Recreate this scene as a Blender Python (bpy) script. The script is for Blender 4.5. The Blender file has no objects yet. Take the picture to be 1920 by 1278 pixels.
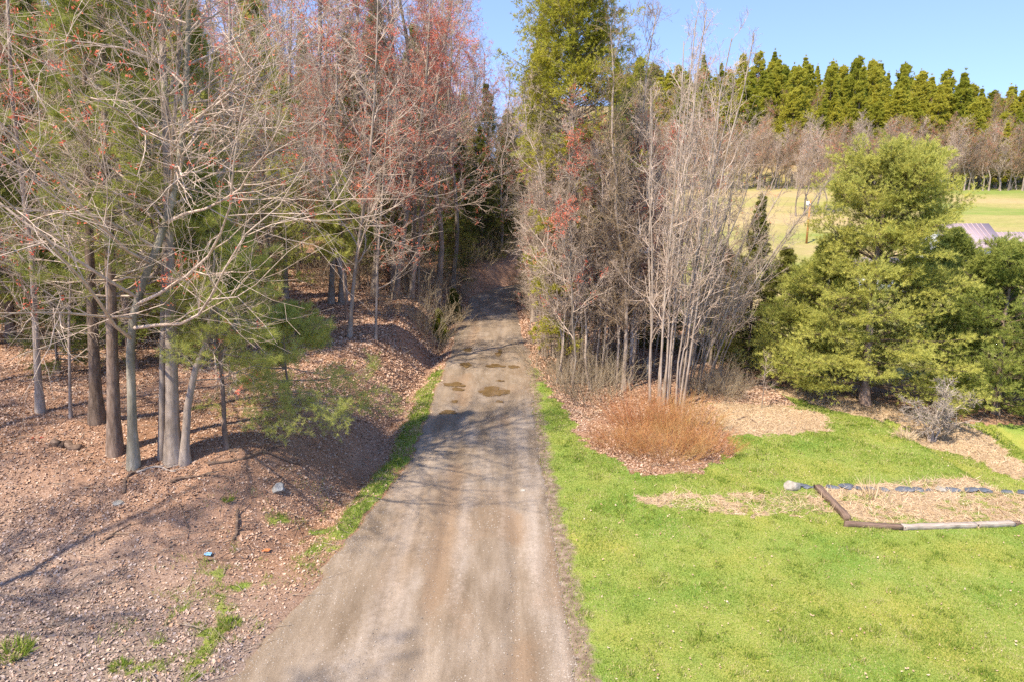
import bpy, math, random
import numpy as np
from mathutils import Vector, Matrix
R = math.radians
rng = np.random.RandomState(11)
scene = bpy.context.scene
COL = scene.collection

# ------------------------------------------------------------------ camera, sky, sun, exposure
CAM_H = 9.0; PITCH = 12.5; YAW = 1.42; FPX = 1280.0; W0, H0 = 1920.0, 1278.0
cam_d = bpy.data.cameras.new('camera'); cam = bpy.data.objects.new('camera', cam_d); COL.objects.link(cam)
cam.location = (0, 0, CAM_H); cam.rotation_euler = (R(90 - PITCH), 0, R(-YAW))
cam_d.sensor_width = 36; cam_d.lens = 36 * FPX / W0; cam_d.clip_end = 3000; cam_d.clip_start = 0.1
scene.camera = cam

SUN_EL = 54.0
sun_dir = Vector((-1.0, -1.05, 0)).normalized()          # horizontal direction towards the sun
world = bpy.data.worlds.new('World'); scene.world = world; world.use_nodes = True
wn = world.node_tree.nodes; wl = world.node_tree.links
bg = wn['Background']; sky = wn.new('ShaderNodeTexSky'); sky.sky_type = 'NISHITA'; sky.sun_disc = False
sky.sun_elevation = R(SUN_EL)
sky.sun_rotation = math.atan2(sun_dir.x, sun_dir.y)
sky.air_density = 0.9; sky.dust_density = 0.0; sky.ozone_density = 4.5; sky.altitude = 1200
tint = wn.new('ShaderNodeMix'); tint.data_type = 'RGBA'; tint.blend_type = 'MULTIPLY'; tint.inputs[0].default_value = 1.0; tint.inputs[7].default_value = (1.20, 1.03, 0.98, 1)
wtc = wn.new('ShaderNodeTexCoord'); wvm = wn.new('ShaderNodeVectorMath'); wvm.operation = 'ADD'; wvm.inputs[1].default_value = (0, 0, 0.22)
wl.new(wtc.outputs['Generated'], wvm.inputs[0]); wl.new(wvm.outputs[0], sky.inputs[0])
wl.new(sky.outputs[0], tint.inputs[6]); wl.new(tint.outputs[2], bg.inputs[0]); bg.inputs[1].default_value = 0.15
sd = bpy.data.lights.new('sun', 'SUN'); sd.energy = 3.15; sd.angle = R(0.8); sd.color = (1.0, 0.885, 0.73)
so = bpy.data.objects.new('sun', sd); COL.objects.link(so)
sv = Vector((sun_dir.x * math.cos(R(SUN_EL)), sun_dir.y * math.cos(R(SUN_EL)), math.sin(R(SUN_EL))))
so.rotation_euler = sv.to_track_quat('Z', 'Y').to_euler(); so.location = (-30, -20, 50)
scene.view_settings.view_transform = 'Standard'; scene.view_settings.look = 'None'
scene.view_settings.exposure = 1.62; scene.view_settings.gamma = 1.0
scene.render.engine = 'CYCLES'
cy = scene.cycles
cy.max_bounces = 5; cy.diffuse_bounces = 3; cy.glossy_bounces = 2; cy.transmission_bounces = 3; cy.transparent_max_bounces = 4
cy.use_denoising = False

# ------------------------------------------------------------------ pixel helpers (photo pixels -> points on the ground)
_M = cam.rotation_euler.to_matrix()
def ray(px, py):
    v = _M @ Vector(((px - W0 / 2) / FPX, -(py - H0 / 2) / FPX, -1.0)); return v
def flat(px, py, z=0.0):
    v = ray(px, py); t = (z - CAM_H) / v.z; return (v.x * t, v.y * t)
def at(px, py, Y):
    v = ray(px, py); t = Y / v.y; return Vector((v.x * t, Y, CAM_H + v.z * t))
def ground(px, py):
    v = ray(px, py); t = 6.0; prev = t
    while t < 400:
        x, y, z = v.x * t, v.y * t, CAM_H + v.z * t
        if z <= float(H(np.array([x]), np.array([y]))[0]): break
        prev = t; t *= 1.01
    a, b = prev, t
    for _ in range(12):
        m = (a + b) / 2
        if CAM_H + v.z * m <= float(H(np.array([v.x * m]), np.array([v.y * m]))[0]): b = m
        else: a = m
    return Vector((v.x * b, v.y * b, CAM_H + v.z * b))

# ------------------------------------------------------------------ numpy noise and terrain
def _hash(ix, iy, s):
    n = (ix * 374761393 + iy * 668265263 + s * 144665) & 0x7fffffff
    n = ((n ^ (n >> 13)) * 1274126177) & 0x7fffffff
    return ((n ^ (n >> 16)) & 0xffff) / 65535.0
def vnoise(x, y, s=0):
    x = np.asarray(x, float); y = np.asarray(y, float)
    ix = np.floor(x).astype(np.int64); iy = np.floor(y).astype(np.int64)
    fx = x - ix; fy = y - iy; fx = fx * fx * (3 - 2 * fx); fy = fy * fy * (3 - 2 * fy)
    a = _hash(ix, iy, s); b = _hash(ix + 1, iy, s); c = _hash(ix, iy + 1, s); d = _hash(ix + 1, iy + 1, s)
    return (a * (1 - fx) + b * fx) * (1 - fy) + (c * (1 - fx) + d * fx) * fy
def fbm(x, y, s=0, o=3):
    v = 0; a = 0.5
    for k in range(o):
        v = v + a * vnoise(x * 2 ** k, y * 2 ** k, s + k * 7); a *= 0.5
    return v / (1 - 0.5 ** o)
def sm(a, b, x):
    t = np.clip((x - a) / (b - a), 0, 1); return t * t * (3 - 2 * t)

LE = [flat(*p) for p in [(360, 1330), (440, 1278), (520, 1180), (595, 1080), (650, 1010), (705, 945), (765, 870), (800, 790), (830, 700), (848, 655), (865, 600), (880, 560), (888, 547)]]
RE = [flat(*p) for p in [(1095, 1330), (1085, 1278), (1052, 1120), (1028, 960), (1013, 870), (1001, 780), (990, 700), (983, 650), (973, 600), (964, 565), (960, 547)]]
LEx = np.array([p[0] for p in LE]); LEy = np.array([p[1] for p in LE])
REx = np.array([p[0] for p in RE]); REy = np.array([p[1] for p in RE])
def bend(y): return 0.055 * (np.clip(y, 57, 72) - 57) ** 2 * (1 - sm(80, 140, y))
def road_l(y):
    return np.interp(y, LEy, LEx) + bend(y) + 0.24 * (vnoise(y * 0.9, y * 0 + 3.3, 5) - 0.5) + 0.20 * (vnoise(y * 3.1, y * 0 + 3.3, 15) - 0.5) + 0.10 * (vnoise(y * 8.1, y * 0 + 3.3, 16) - 0.5) + np.where(y < 10, (y - 10) * 0.4, 0)
def road_r(y):
    return np.interp(y, REy, REx) + bend(y) + 0.2 * (vnoise(y * 0.9, y * 0 + 9.3, 6) - 0.5) + 0.14 * (vnoise(y * 3.1, y * 0 + 9.3, 15) - 0.5) + 0.08 * (vnoise(y * 8.1, y * 0 + 9.3, 16) - 0.5)
def H(x, y):
    x = np.asarray(x, float); y = np.asarray(y, float)
    rl, rr = road_l(y), road_r(y)
    sl = rl - x; sr = x - rr
    far = sm(24, 40, y)
    ramp = sm(13.5, 20, y)
    ditch = -0.42 * ramp * np.exp(-((sl - (1.35 - 0.5 * far)) / 0.55) ** 2)
    bank = (0.25 + 1.5 * ramp) * sm(1.0 - 0.3 * far, 4.6 - 1.4 * far, sl)
    hl = 0.05 * sm(0, 0.5, sl) + ditch + bank + 0.065 * np.clip(sl - 3, 0, 60) * (0.35 + 0.65 * ramp) + 0.035 * np.clip(y - 30, 0, 200) * sm(1, 12, sl)
    hl = hl + 0.22 * (fbm(x * 0.5, y * 0.5, 3) - 0.5) * sm(1.2, 3, sl) + 0.07 * (fbm(x * 2.2, y * 2.2, 4) - 0.5) * sm(0.4, 1.5, sl)
    wood = sm(25, 30, y) * sm(0.8, 2.6, sr)
    hr = 0.04 * sm(0, 0.4, sr) - 0.35 * wood - 0.045 * np.clip(sr - 1.5, 0, 34)
    hr = hr - 0.75 * sm(16.2, 17.1, x) * sm(15, 19, y) * (1 - sm(26, 29, y))
    hr = hr + 0.05 * (fbm(x * 0.7, y * 0.7, 8) - 0.5) * sm(0.5, 2, sr)
    fall = np.clip(x / np.maximum(y, 1.0), 0, 2)
    crest = 1 - 0.30 * sm(0.42, 0.72, fall)
    hill = 0.121 * np.clip(y - 80, 0, 90) + 0.29 * crest * np.clip(y - 172, 0, 110) + 0.02 * np.clip(y - 280, 0, 400)
    hill = hill + 1.2 * (fbm(x * 0.02, y * 0.02, 21) - 0.5) * sm(70, 120, y)
    hr = hr + hill * sm(3, 22, x)
    h = np.where(sl > 0, hl, np.where(sr > 0, hr, -0.06))
    return h
def h1(x, y): return float(H(np.array([x]), np.array([y]))[0])

def inpoly(x, y, poly):
    r = np.zeros(np.shape(x), bool); n = len(poly); j = n - 1
    for i in range(n):
        xi, yi = poly[i]; xj, yj = poly[j]
        if yi != yj:
            c = ((yi > y) != (yj > y)) & (x < (xj - xi) * (y - yi) / (yj - yi) + xi); r ^= c
        j = i
    return r
def gpoly(pts): return [tuple(ground(*p))[:2] for p in pts]
WOODS = gpoly([(986, 640), (1006, 690), (1050, 760), (1110, 840), (1190, 882), (1320, 885), (1378, 850), (1350, 800), (1335, 760), (1290, 725), (1420, 700), (1440, 600), (1300, 560), (990, 570)])
STRAW = [gpoly(p) for p in (
    [(1330, 752), (1440, 750), (1540, 775), (1562, 808), (1450, 816), (1360, 815)],
    [(1440, 728), (1520, 724), (1700, 768), (1745, 800), (1690, 796), (1620, 780), (1500, 752)],
    [(1690, 800), (1760, 785), (1830, 800), (1880, 840), (1925, 880), (1925, 905), (1830, 862), (1740, 838), (1683, 822)])]
UNDER = gpoly([(1420, 715), (1700, 770), (1800, 790), (1925, 800), (1925, 640), (1440, 620)])
BED = gpoly([(1530, 912), (1585, 978), (1960, 982), (1960, 920)])
THIN = gpoly([(1190, 925), (1300, 922), (1540, 925), (1575, 970), (1430, 968), (1300, 955), (1200, 942)])
def masks(x, y):
    """lawn, litter, straw, field, dirt weights, 0..1"""
    wx = x + 0.7 * (fbm(x * 1.1, y * 1.1, 31) - 0.5) + 0.45 * (vnoise(x * 5, y * 5, 33) - 0.5); wy = y + 0.9 * (fbm(x * 1.1, y * 1.1, 41) - 0.5) + 0.6 * (vnoise(x * 5, y * 5, 43) - 0.5)
    sl = road_l(y) - x; sr = x - road_r(y)
    left = sl > 0
    woods = inpoly(wx, wy, WOODS) & ~left
    straw = np.zeros(np.shape(x), bool)
    for p in STRAW: straw |= inpoly(wx, wy, p)
    under = inpoly(wx, wy, UNDER); bed = inpoly(x, y, BED); thin = inpoly(wx, wy, THIN)
    farw = (y > 30) & (x < 14) & (sr > 1.0 - sm(30, 45, y)) & ~left
    field = (~left) & (y > 36) & ~farw & (x > 8)
    lawn = (~left & ~woods & ~straw & ~under & ~bed & ~farw & ~field).astype(float)
    gn = sm(0.46, 0.58, fbm(x * 1.4, y * 1.4, 55)); lawn = np.where(thin, 0.15 + 0.8 * gn, lawn); lawn = np.where(bed, 0.75 * gn * sm(0.35, 0.6, vnoise(x * 5, y * 5, 56)), lawn)
    lawn = lawn * (0.25 + 0.75 * sm(0.05, 0.75 + 0.5 * vnoise(x * 2, y * 2, 9), sr))
    vw = 0.35 * vnoise(x * 1.7, y * 1.7, 57); verge = sm(-0.05, 0.2, sl) * (1 - sm(0.45 + vw, 0.85 + vw, sl)) * (0.45 + 0.55 * sm(0.3, 0.5, vnoise(x * 2.5, y * 2.5, 58))) * sm(14.0, 16.5, y) * (1 - sm(33, 37, y))
    patch = sm(0.55, 0.75, fbm(x * 2.6, y * 2.6, 51, 4)) * sm(0.1, 0.6, sl) * (1 - sm(1.6, 4.2, sl)) * (1 - sm(17, 20, y)) * 0.75
    lawn = np.where(left, np.maximum(verge, patch), lawn)
    lawn = np.where((sl < 0) & (sr < 0), 0.0, lawn)
    litter = np.where(left, 1.0, (woods | under | farw).astype(float))
    return lawn, litter, (straw | bed | thin).astype(float), field.astype(float)

# ------------------------------------------------------------------ materials
def mat(name, rough=0.9, spec=0.2):
    m = bpy.data.materials.new(name); m.use_nodes = True
    n = m.node_tree.nodes; l = m.node_tree.links; b = n['Principled BSDF']
    b.inputs['Roughness'].default_value = rough; b.inputs['Specular IOR Level'].default_value = spec
    return m, n, l, b
def ramp_node(n, stops):
    r = n.new('ShaderNodeValToRGB'); e = r.color_ramp.elements
    while len(e) > 1: e.remove(e[-1])
    e[0].position = stops[0][0]; e[0].color = (*stops[0][1], 1)
    for p, c in stops[1:]:
        q = e.new(p); q.color = (*c, 1)
    return r
def noise_node(n, l, scale, detail=4, rough=0.6, vec=None, mapscale=None):
    t = n.new('ShaderNodeTexNoise'); t.inputs['Scale'].default_value = scale
    t.inputs['Detail'].default_value = detail; t.inputs['Roughness'].default_value = rough
    if vec is None:
        tc = n.new('ShaderNodeTexCoord'); vec = tc.outputs['Object']
    if mapscale:
        mp = n.new('ShaderNodeMapping'); mp.inputs['Scale'].default_value = mapscale
        l.new(vec, mp.inputs['Vector']); vec = mp.outputs[0]
    l.new(vec, t.inputs['Vector']); return t
def mixc(n, l, fac, a, b, mode='MIX'):
    x = n.new('ShaderNodeMix'); x.data_type = 'RGBA'; x.blend_type = mode
    for sock, v in ((x.inputs[0], fac), (x.inputs[6], a), (x.inputs[7], b)):
        if hasattr(v, 'is_output'): l.new(v, sock)
        elif isinstance(v, (tuple, list)): sock.default_value = (*v, 1)
        else: sock.default_value = v
    return x.outputs[2]
def bump(n, l, b, h, dist, strength=1.0):
    u = n.new('ShaderNodeBump'); u.inputs['Distance'].default_value = dist; u.inputs['Strength'].default_value = strength
    l.new(h, u.inputs['Height']); l.new(u.outputs[0], b.inputs['Normal'])
def simple(name, stops, scale=4, mapscale=None, bumpd=0.01, rough=0.9, spec=0.2, detail=5):
    m, n, l, b = mat(name, rough, spec)
    t = noise_node(n, l, scale, detail, 0.65, None, mapscale)
    r = ramp_node(n, stops); l.new(t.outputs[0], r.inputs[0]); l.new(r.outputs[0], b.inputs['Base Color'])
    if bumpd: bump(n, l, b, t.outputs[0], bumpd)
    return m
def leafy(name, stops, trans=0.35, clump=2.0, clumpmix=0.5, rough=0.7, objmix=0.28):
    """thin leaf, needle or blade: colour differs per piece, per clump and per plant"""
    m, n, l, b = mat(name, rough, 0.15)
    g = n.new('ShaderNodeNewGeometry'); oi = n.new('ShaderNodeObjectInfo')
    t = noise_node(n, l, clump, 2)
    a = n.new('ShaderNodeMath'); a.operation = 'MULTIPLY'; a.inputs[1].default_value = clumpmix; l.new(t.outputs[0], a.inputs[0])
    c = n.new('ShaderNodeMath'); c.operation = 'MULTIPLY'; c.inputs[1].default_value = objmix; l.new(oi.outputs['Random'], c.inputs[0])
    d = n.new('ShaderNodeMath'); d.operation = 'MULTIPLY_ADD'; d.inputs[1].default_value = max(0.0, 0.86 - clumpmix)
    l.new(g.outputs['Random Per Island'], d.inputs[0]); l.new(a.outputs[0], d.inputs[2])
    e = n.new('ShaderNodeMath'); e.operation = 'ADD'; l.new(d.outputs[0], e.inputs[0]); l.new(c.outputs[0], e.inputs[1])
    r = ramp_node(n, stops); l.new(e.outputs[0], r.inputs[0]); l.new(r.outputs[0], b.inputs['Base Color'])
    if trans:
        tr = n.new('ShaderNodeBsdfTranslucent'); l.new(r.outputs[0], tr.inputs[0])
        mx = n.new('ShaderNodeMixShader'); mx.inputs[0].default_value = trans
        out = n['Material Output']; l.new(b.outputs[0], mx.inputs[1]); l.new(tr.outputs[0], mx.inputs[2]); l.new(mx.outputs[0], out.inputs[0])
    return m
def barkmat(name, c0, c1, c2, sc=6):
    m, n, l, b = mat(name, 0.9, 0.15)
    t = noise_node(n, l, sc, 5, 0.7, None, (1, 1, 0.25)); t2 = noise_node(n, l, 1.3, 3)
    oi = n.new('ShaderNodeObjectInfo')
    r = ramp_node(n, [(0.3, c0), (0.55, c1), (0.75, c2)]); l.new(t.outputs[0], r.inputs[0])
    r2 = ramp_node(n, [(0.35, (0.75, 0.72, 0.68)), (0.65, (1.1, 1.08, 1.05))]); l.new(t2.outputs[0], r2.inputs[0])
    c = mixc(n, l, 1.0, r.outputs[0], r2.outputs[0], 'MULTIPLY')
    r3 = ramp_node(n, [(0.0, (0.72, 0.7, 0.66)), (1.0, (1.15, 1.1, 1.08))]); l.new(oi.outputs['Random'], r3.inputs[0])
    c = mixc(n, l, 1.0, c, r3.outputs[0], 'MULTIPLY')
    l.new(c, b.inputs['Base Color']); bump(n, l, b, t.outputs[0], 0.03)
    return m
M = {}
M['bark_grey'] = barkmat('bark_grey', (0.22, 0.185, 0.15), (0.37, 0.32, 0.275), (0.52, 0.475, 0.42))
M['bark_lichen'] = barkmat('bark_lichen', (0.12, 0.115, 0.085), (0.26, 0.25, 0.20), (0.42, 0.41, 0.36), 4)
M['bark_brown'] = barkmat('bark_brown', (0.16, 0.115, 0.09), (0.31, 0.24, 0.20), (0.45, 0.37, 0.32), 9)
M['bark_dark'] = barkmat('bark_dark', (0.08, 0.06, 0.045), (0.18, 0.14, 0.11), (0.27, 0.22, 0.18), 9)
M['twig_grey'] = barkmat('twig_grey', (0.36, 0.29, 0.235), (0.54, 0.455, 0.38), (0.70, 0.61, 0.53), 5)
M['twig_brown'] = barkmat('twig_brown', (0.28, 0.205, 0.13), (0.42, 0.33, 0.225), (0.56, 0.46, 0.33), 5)
M['twig_dead'] = barkmat('twig_dead', (0.27, 0.22, 0.17), (0.42, 0.36, 0.29), (0.58, 0.52, 0.44), 5)
M['pine'] = leafy('pine_needles', [(0.2, (0.11, 0.16, 0.03)), (0.5, (0.27, 0.31, 0.06)), (0.85, (0.47, 0.46, 0.11))], 0.38, 1.2, 0.55)
M['pine_fresh'] = leafy('pine_needles_fresh', [(0.2, (0.11, 0.16, 0.035)), (0.5, (0.31, 0.345, 0.075)), (0.8, (0.56, 0.53, 0.13))], 0.38, 1.2, 0.55)
M['pine_bright'] = leafy('pine_needles_sunlit', [(0.2, (0.22, 0.27, 0.06)), (0.5, (0.42, 0.45, 0.11)), (0.8, (0.62, 0.60, 0.18))], 0.45, 1.5, 0.5)  # pine needles with sunlight put into the colour, for boughs standing in shade
M['spruce'] = leafy('spruce_needles', [(0.15, (0.15, 0.18, 0.02)), (0.5, (0.37, 0.36, 0.04)), (0.85, (0.60, 0.53, 0.08))], 0.4, 0.9, 0.55)
M['hill'] = leafy('hill_pine_needles', [(0.15, (0.17, 0.22, 0.03)), (0.5, (0.37, 0.38, 0.045)), (0.8, (0.58, 0.53, 0.08))], 0.45, 0.25, 0.4, 0.7, 0.45)
M['hemlock'] = leafy('hemlock_needles', [(0.15, (0.07, 0.09, 0.018)), (0.5, (0.16, 0.17, 0.035)), (0.85, (0.30, 0.28, 0.06))], 0.25, 0.9, 0.5)
M['bud_red'] = leafy('red_buds', [(0.1, (0.50, 0.09, 0.06)), (0.6, (0.74, 0.18, 0.11)), (0.9, (0.80, 0.32, 0.16))], 0.35, 3, 0.3)
M['tan_leaf'] = leafy('tan_leaves', [(0.1, (0.30, 0.17, 0.09)), (0.5, (0.48, 0.30, 0.17)), (0.9, (0.62, 0.44, 0.28))], 0.3, 3, 0.3)
M['litter'] = leafy('fallen_leaves', [(0.05, (0.14, 0.08, 0.05)), (0.25, (0.30, 0.175, 0.11)), (0.45, (0.42, 0.26, 0.17)), (0.7, (0.50, 0.34, 0.24)), (0.88, (0.56, 0.43, 0.33)), (0.98, (0.64, 0.55, 0.47))], 0.0, 0.45, 0.2, 0.8)
M['litter_grey'] = leafy('ashen_leaves', [(0.05, (0.15, 0.10, 0.075)), (0.3, (0.31, 0.22, 0.175)), (0.55, (0.42, 0.315, 0.26)), (0.8, (0.48, 0.385, 0.325)), (0.97, (0.57, 0.49, 0.43))], 0.0, 0.6, 0.2)
M['grass'] = leafy('grass_blades', [(0.20, (0.11, 0.18, 0.028)), (0.36, (0.22, 0.31, 0.042)), (0.50, (0.34, 0.38, 0.07)), (0.62, (0.56, 0.49, 0.24))], 0.35, 1.1, 0.5, 0.7, 0.0)
M['gravel'] = leafy('gravel', [(0.1, (0.12, 0.095, 0.075)), (0.5, (0.24, 0.20, 0.165)), (0.9, (0.40, 0.35, 0.30))], 0.0, 1.0, 0.3)
M['straw'] = leafy('dry_stalks', [(0.1, (0.34, 0.22, 0.12)), (0.5, (0.55, 0.41, 0.25)), (0.9, (0.72, 0.60, 0.42))], 0.2, 1.0, 0.4)
M['dogwood'] = leafy('orange_stems', [(0.1, (0.32, 0.10, 0.05)), (0.4, (0.48, 0.19, 0.085)), (0.7, (0.53, 0.29, 0.11)), (0.95, (0.56, 0.43, 0.17))], 0.15, 0.9, 0.5)
M['shrub_tan'] = leafy('shrub_stems', [(0.1, (0.20, 0.14, 0.08)), (0.5, (0.36, 0.28, 0.18)), (0.9, (0.50, 0.42, 0.28))], 0.1, 1.0, 0.4)
M['timber_dark'] = simple('old_timber', [(0.3, (0.09, 0.055, 0.04)), (0.6, (0.22, 0.15, 0.11)), (0.8, (0.36, 0.28, 0.22))], 3, (1, 12, 12), 0.015)
M['timber_pale'] = simple('bleached_timber', [(0.3, (0.24, 0.18, 0.14)), (0.55, (0.42, 0.355, 0.295)), (0.8, (0.55, 0.50, 0.43))], 3, (1, 12, 12), 0.012)
M['slate'] = simple('slate', [(0.3, (0.06, 0.068, 0.08)), (0.55, (0.11, 0.122, 0.145)), (0.8, (0.22, 0.22, 0.225))], 3, None, 0.015, 0.6, 0.4)
M['stone_pale'] = simple('pale_stone', [(0.3, (0.20, 0.175, 0.14)), (0.55, (0.33, 0.30, 0.25)), (0.8, (0.48, 0.45, 0.39))], 5, None, 0.02)
M['stone_grey'] = simple('grey_stone', [(0.3, (0.15, 0.14, 0.13)), (0.55, (0.27, 0.265, 0.25)), (0.8, (0.42, 0.42, 0.40))], 5, None, 0.02)
M['log'] = simple('rotting_log', [(0.3, (0.07, 0.045, 0.03)), (0.55, (0.18, 0.12, 0.085)), (0.8, (0.34, 0.26, 0.19))], 4, (1, 6, 6), 0.02)
M['pole'] = simple('weathered_pole', [(0.3, (0.30, 0.29, 0.28)), (0.5, (0.55, 0.54, 0.53)), (0.7, (0.72, 0.72, 0.71))], 5, (6, 6, 0.5), 0.006)
M['pole_orange'] = simple('new_pole_wood', [(0.3, (0.36, 0.17, 0.06)), (0.7, (0.50, 0.27, 0.10))], 5, (6, 6, 0.5), 0.004)
M['metal'] = simple('grey_metal', [(0.3, (0.45, 0.46, 0.48)), (0.7, (0.62, 0.63, 0.65))], 5, None, 0, 0.45, 0.5)
M['rust'] = simple('rusty_plate', [(0.3, (0.25, 0.07, 0.02)), (0.7, (0.50, 0.18, 0.06))], 9, None, 0.003)
M['blue_plastic'] = simple('blue_plastic', [(0.3, (0.10, 0.28, 0.50)), (0.7, (0.30, 0.50, 0.70))], 30, None, 0, 0.4, 0.5)
M['orange_plastic'] = simple('orange_plastic', [(0.3, (0.60, 0.16, 0.05)), (0.7, (0.72, 0.26, 0.10))], 30, None, 0, 0.5, 0.4)
M['roof'] = simple('faded_metal_roof', [(0.3, (0.36, 0.27, 0.28)), (0.7, (0.45, 0.35, 0.36))], 2, (0.3, 6, 6), 0.004, 0.5, 0.4)
M['siding'] = simple('white_siding', [(0.3, (0.66, 0.67, 0.70)), (0.7, (0.80, 0.80, 0.81))], 2, (1, 1, 12), 0.004, 0.6, 0.3)
M['glass'] = simple('window_glass', [(0.3, (0.03, 0.035, 0.045)), (0.7, (0.05, 0.06, 0.07))], 2, None, 0, 0.08, 0.5)

def ground_material():
    m, n, l, b = mat('ground_surface', 0.95, 0.1)
    tc = n.new('ShaderNodeTexCoord'); o = tc.outputs['Object']
    at1 = n.new('ShaderNodeAttribute'); at1.attribute_name = 'cover'
    sp = n.new('ShaderNodeSeparateColor'); l.new(at1.outputs['Color'], sp.inputs[0])
    at2 = n.new('ShaderNodeAttribute'); at2.attribute_name = 'field'
    brk = noise_node(n, l, 3.0, 6, 0.75, o)
    def soft(s):
        a = n.new('ShaderNodeMath'); a.operation = 'MULTIPLY_ADD'; a.inputs[1].default_value = 1.0
        l.new(s, a.inputs[0])
        c = n.new('ShaderNodeMath'); c.operation = 'MULTIPLY_ADD'; c.inputs[1].default_value = 0.9; c.inputs[2].default_value = -0.45
        l.new(brk.outputs[0], c.inputs[0]); l.new(c.outputs[0], a.inputs[2])
        mr = n.new('ShaderNodeMapRange'); mr.inputs[1].default_value = 0.38; mr.inputs[2].default_value = 0.62; l.new(a.outputs[0], mr.inputs[0])
        return mr.outputs[0]
    fine = noise_node(n, l, 26, 5, 0.75, o); mid = noise_node(n, l, 5, 4, 0.6, o); big = noise_node(n, l, 0.35, 4, 0.6, o)
    dirt = ramp_node(n, [(0.3, (0.13, 0.09, 0.06)), (0.55, (0.27, 0.20, 0.145)), (0.75, (0.40, 0.32, 0.25))]); l.new(mid.outputs[0], dirt.inputs[0])
    lit = ramp_node(n, [(0.30, (0.13, 0.075, 0.05)), (0.45, (0.29, 0.18, 0.115)), (0.58, (0.41, 0.275, 0.185)), (0.72, (0.54, 0.42, 0.32))]); l.new(fine.outputs[0], lit.inputs[0])
    litb = ramp_node(n, [(0.35, (0.85, 0.72, 0.62)), (0.6, (1.08, 1.0, 0.98))]); l.new(big.outputs[0], litb.inputs[0])
    litc = mixc(n, l, 1.0, lit.outputs[0], litb.outputs[0], 'MULTIPLY')
    g1 = ramp_node(n, [(0.30, (0.15, 0.21, 0.04)), (0.5, (0.25, 0.31, 0.06)), (0.7, (0.42, 0.41, 0.14))]); l.new(fine.outputs[0], g1.inputs[0])
    g2 = ramp_node(n, [(0.35, (0.62, 0.84, 0.65)), (0.5, (1, 1, 1)), (0.66, (1.28, 1.05, 1.05))]); l.new(big.outputs[0], g2.inputs[0])
    lawn = mixc(n, l, 1.0, g1.outputs[0], g2.outputs[0], 'MULTIPLY')
    st = ramp_node(n, [(0.3, (0.26, 0.17, 0.095)), (0.5, (0.44, 0.32, 0.20)), (0.7, (0.58, 0.47, 0.32))]); l.new(fine.outputs[0], st.inputs[0])
    fb = noise_node(n, l, 0.045, 5, 0.6, o, (0.35, 1.0, 1.0)); ff = noise_node(n, l, 0.8, 4, 0.7, o)
    fd = ramp_node(n, [(0.36, (0.19, 0.24, 0.055)), (0.46, (0.30, 0.27, 0.095)), (0.58, (0.38, 0.29, 0.14))]); l.new(fb.outputs[0], fd.inputs[0])
    fd2 = ramp_node(n, [(0.3, (0.86, 0.86, 0.85)), (0.7, (1.1, 1.1, 1.1))]); l.new(ff.outputs[0], fd2.inputs[0])
    fieldc = mixc(n, l, 1.0, fd.outputs[0], fd2.outputs[0], 'MULTIPLY')
    at3 = n.new('ShaderNodeAttribute'); at3.attribute_name = 'ashen'
    ash = ramp_node(n, [(0.30, (0.10, 0.07, 0.05)), (0.45, (0.24, 0.175, 0.135)), (0.58, (0.36, 0.28, 0.225)), (0.72, (0.50, 0.42, 0.36))]); l.new(fine.outputs[0], ash.inputs[0])
    litc = mixc(n, l, at3.outputs['Fac'], litc, ash.outputs[0])
    c = mixc(n, l, soft(sp.outputs[1]), dirt.outputs[0], litc)
    c = mixc(n, l, soft(sp.outputs[2]), c, st.outputs[0])
    c = mixc(n, l, soft(sp.outputs[0]), c, lawn)
    c = mixc(n, l, at2.outputs['Fac'], c, fieldc)
    l.new(c, b.inputs['Base Color']); bump(n, l, b, fine.outputs[0], 0.04)
    return m
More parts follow.
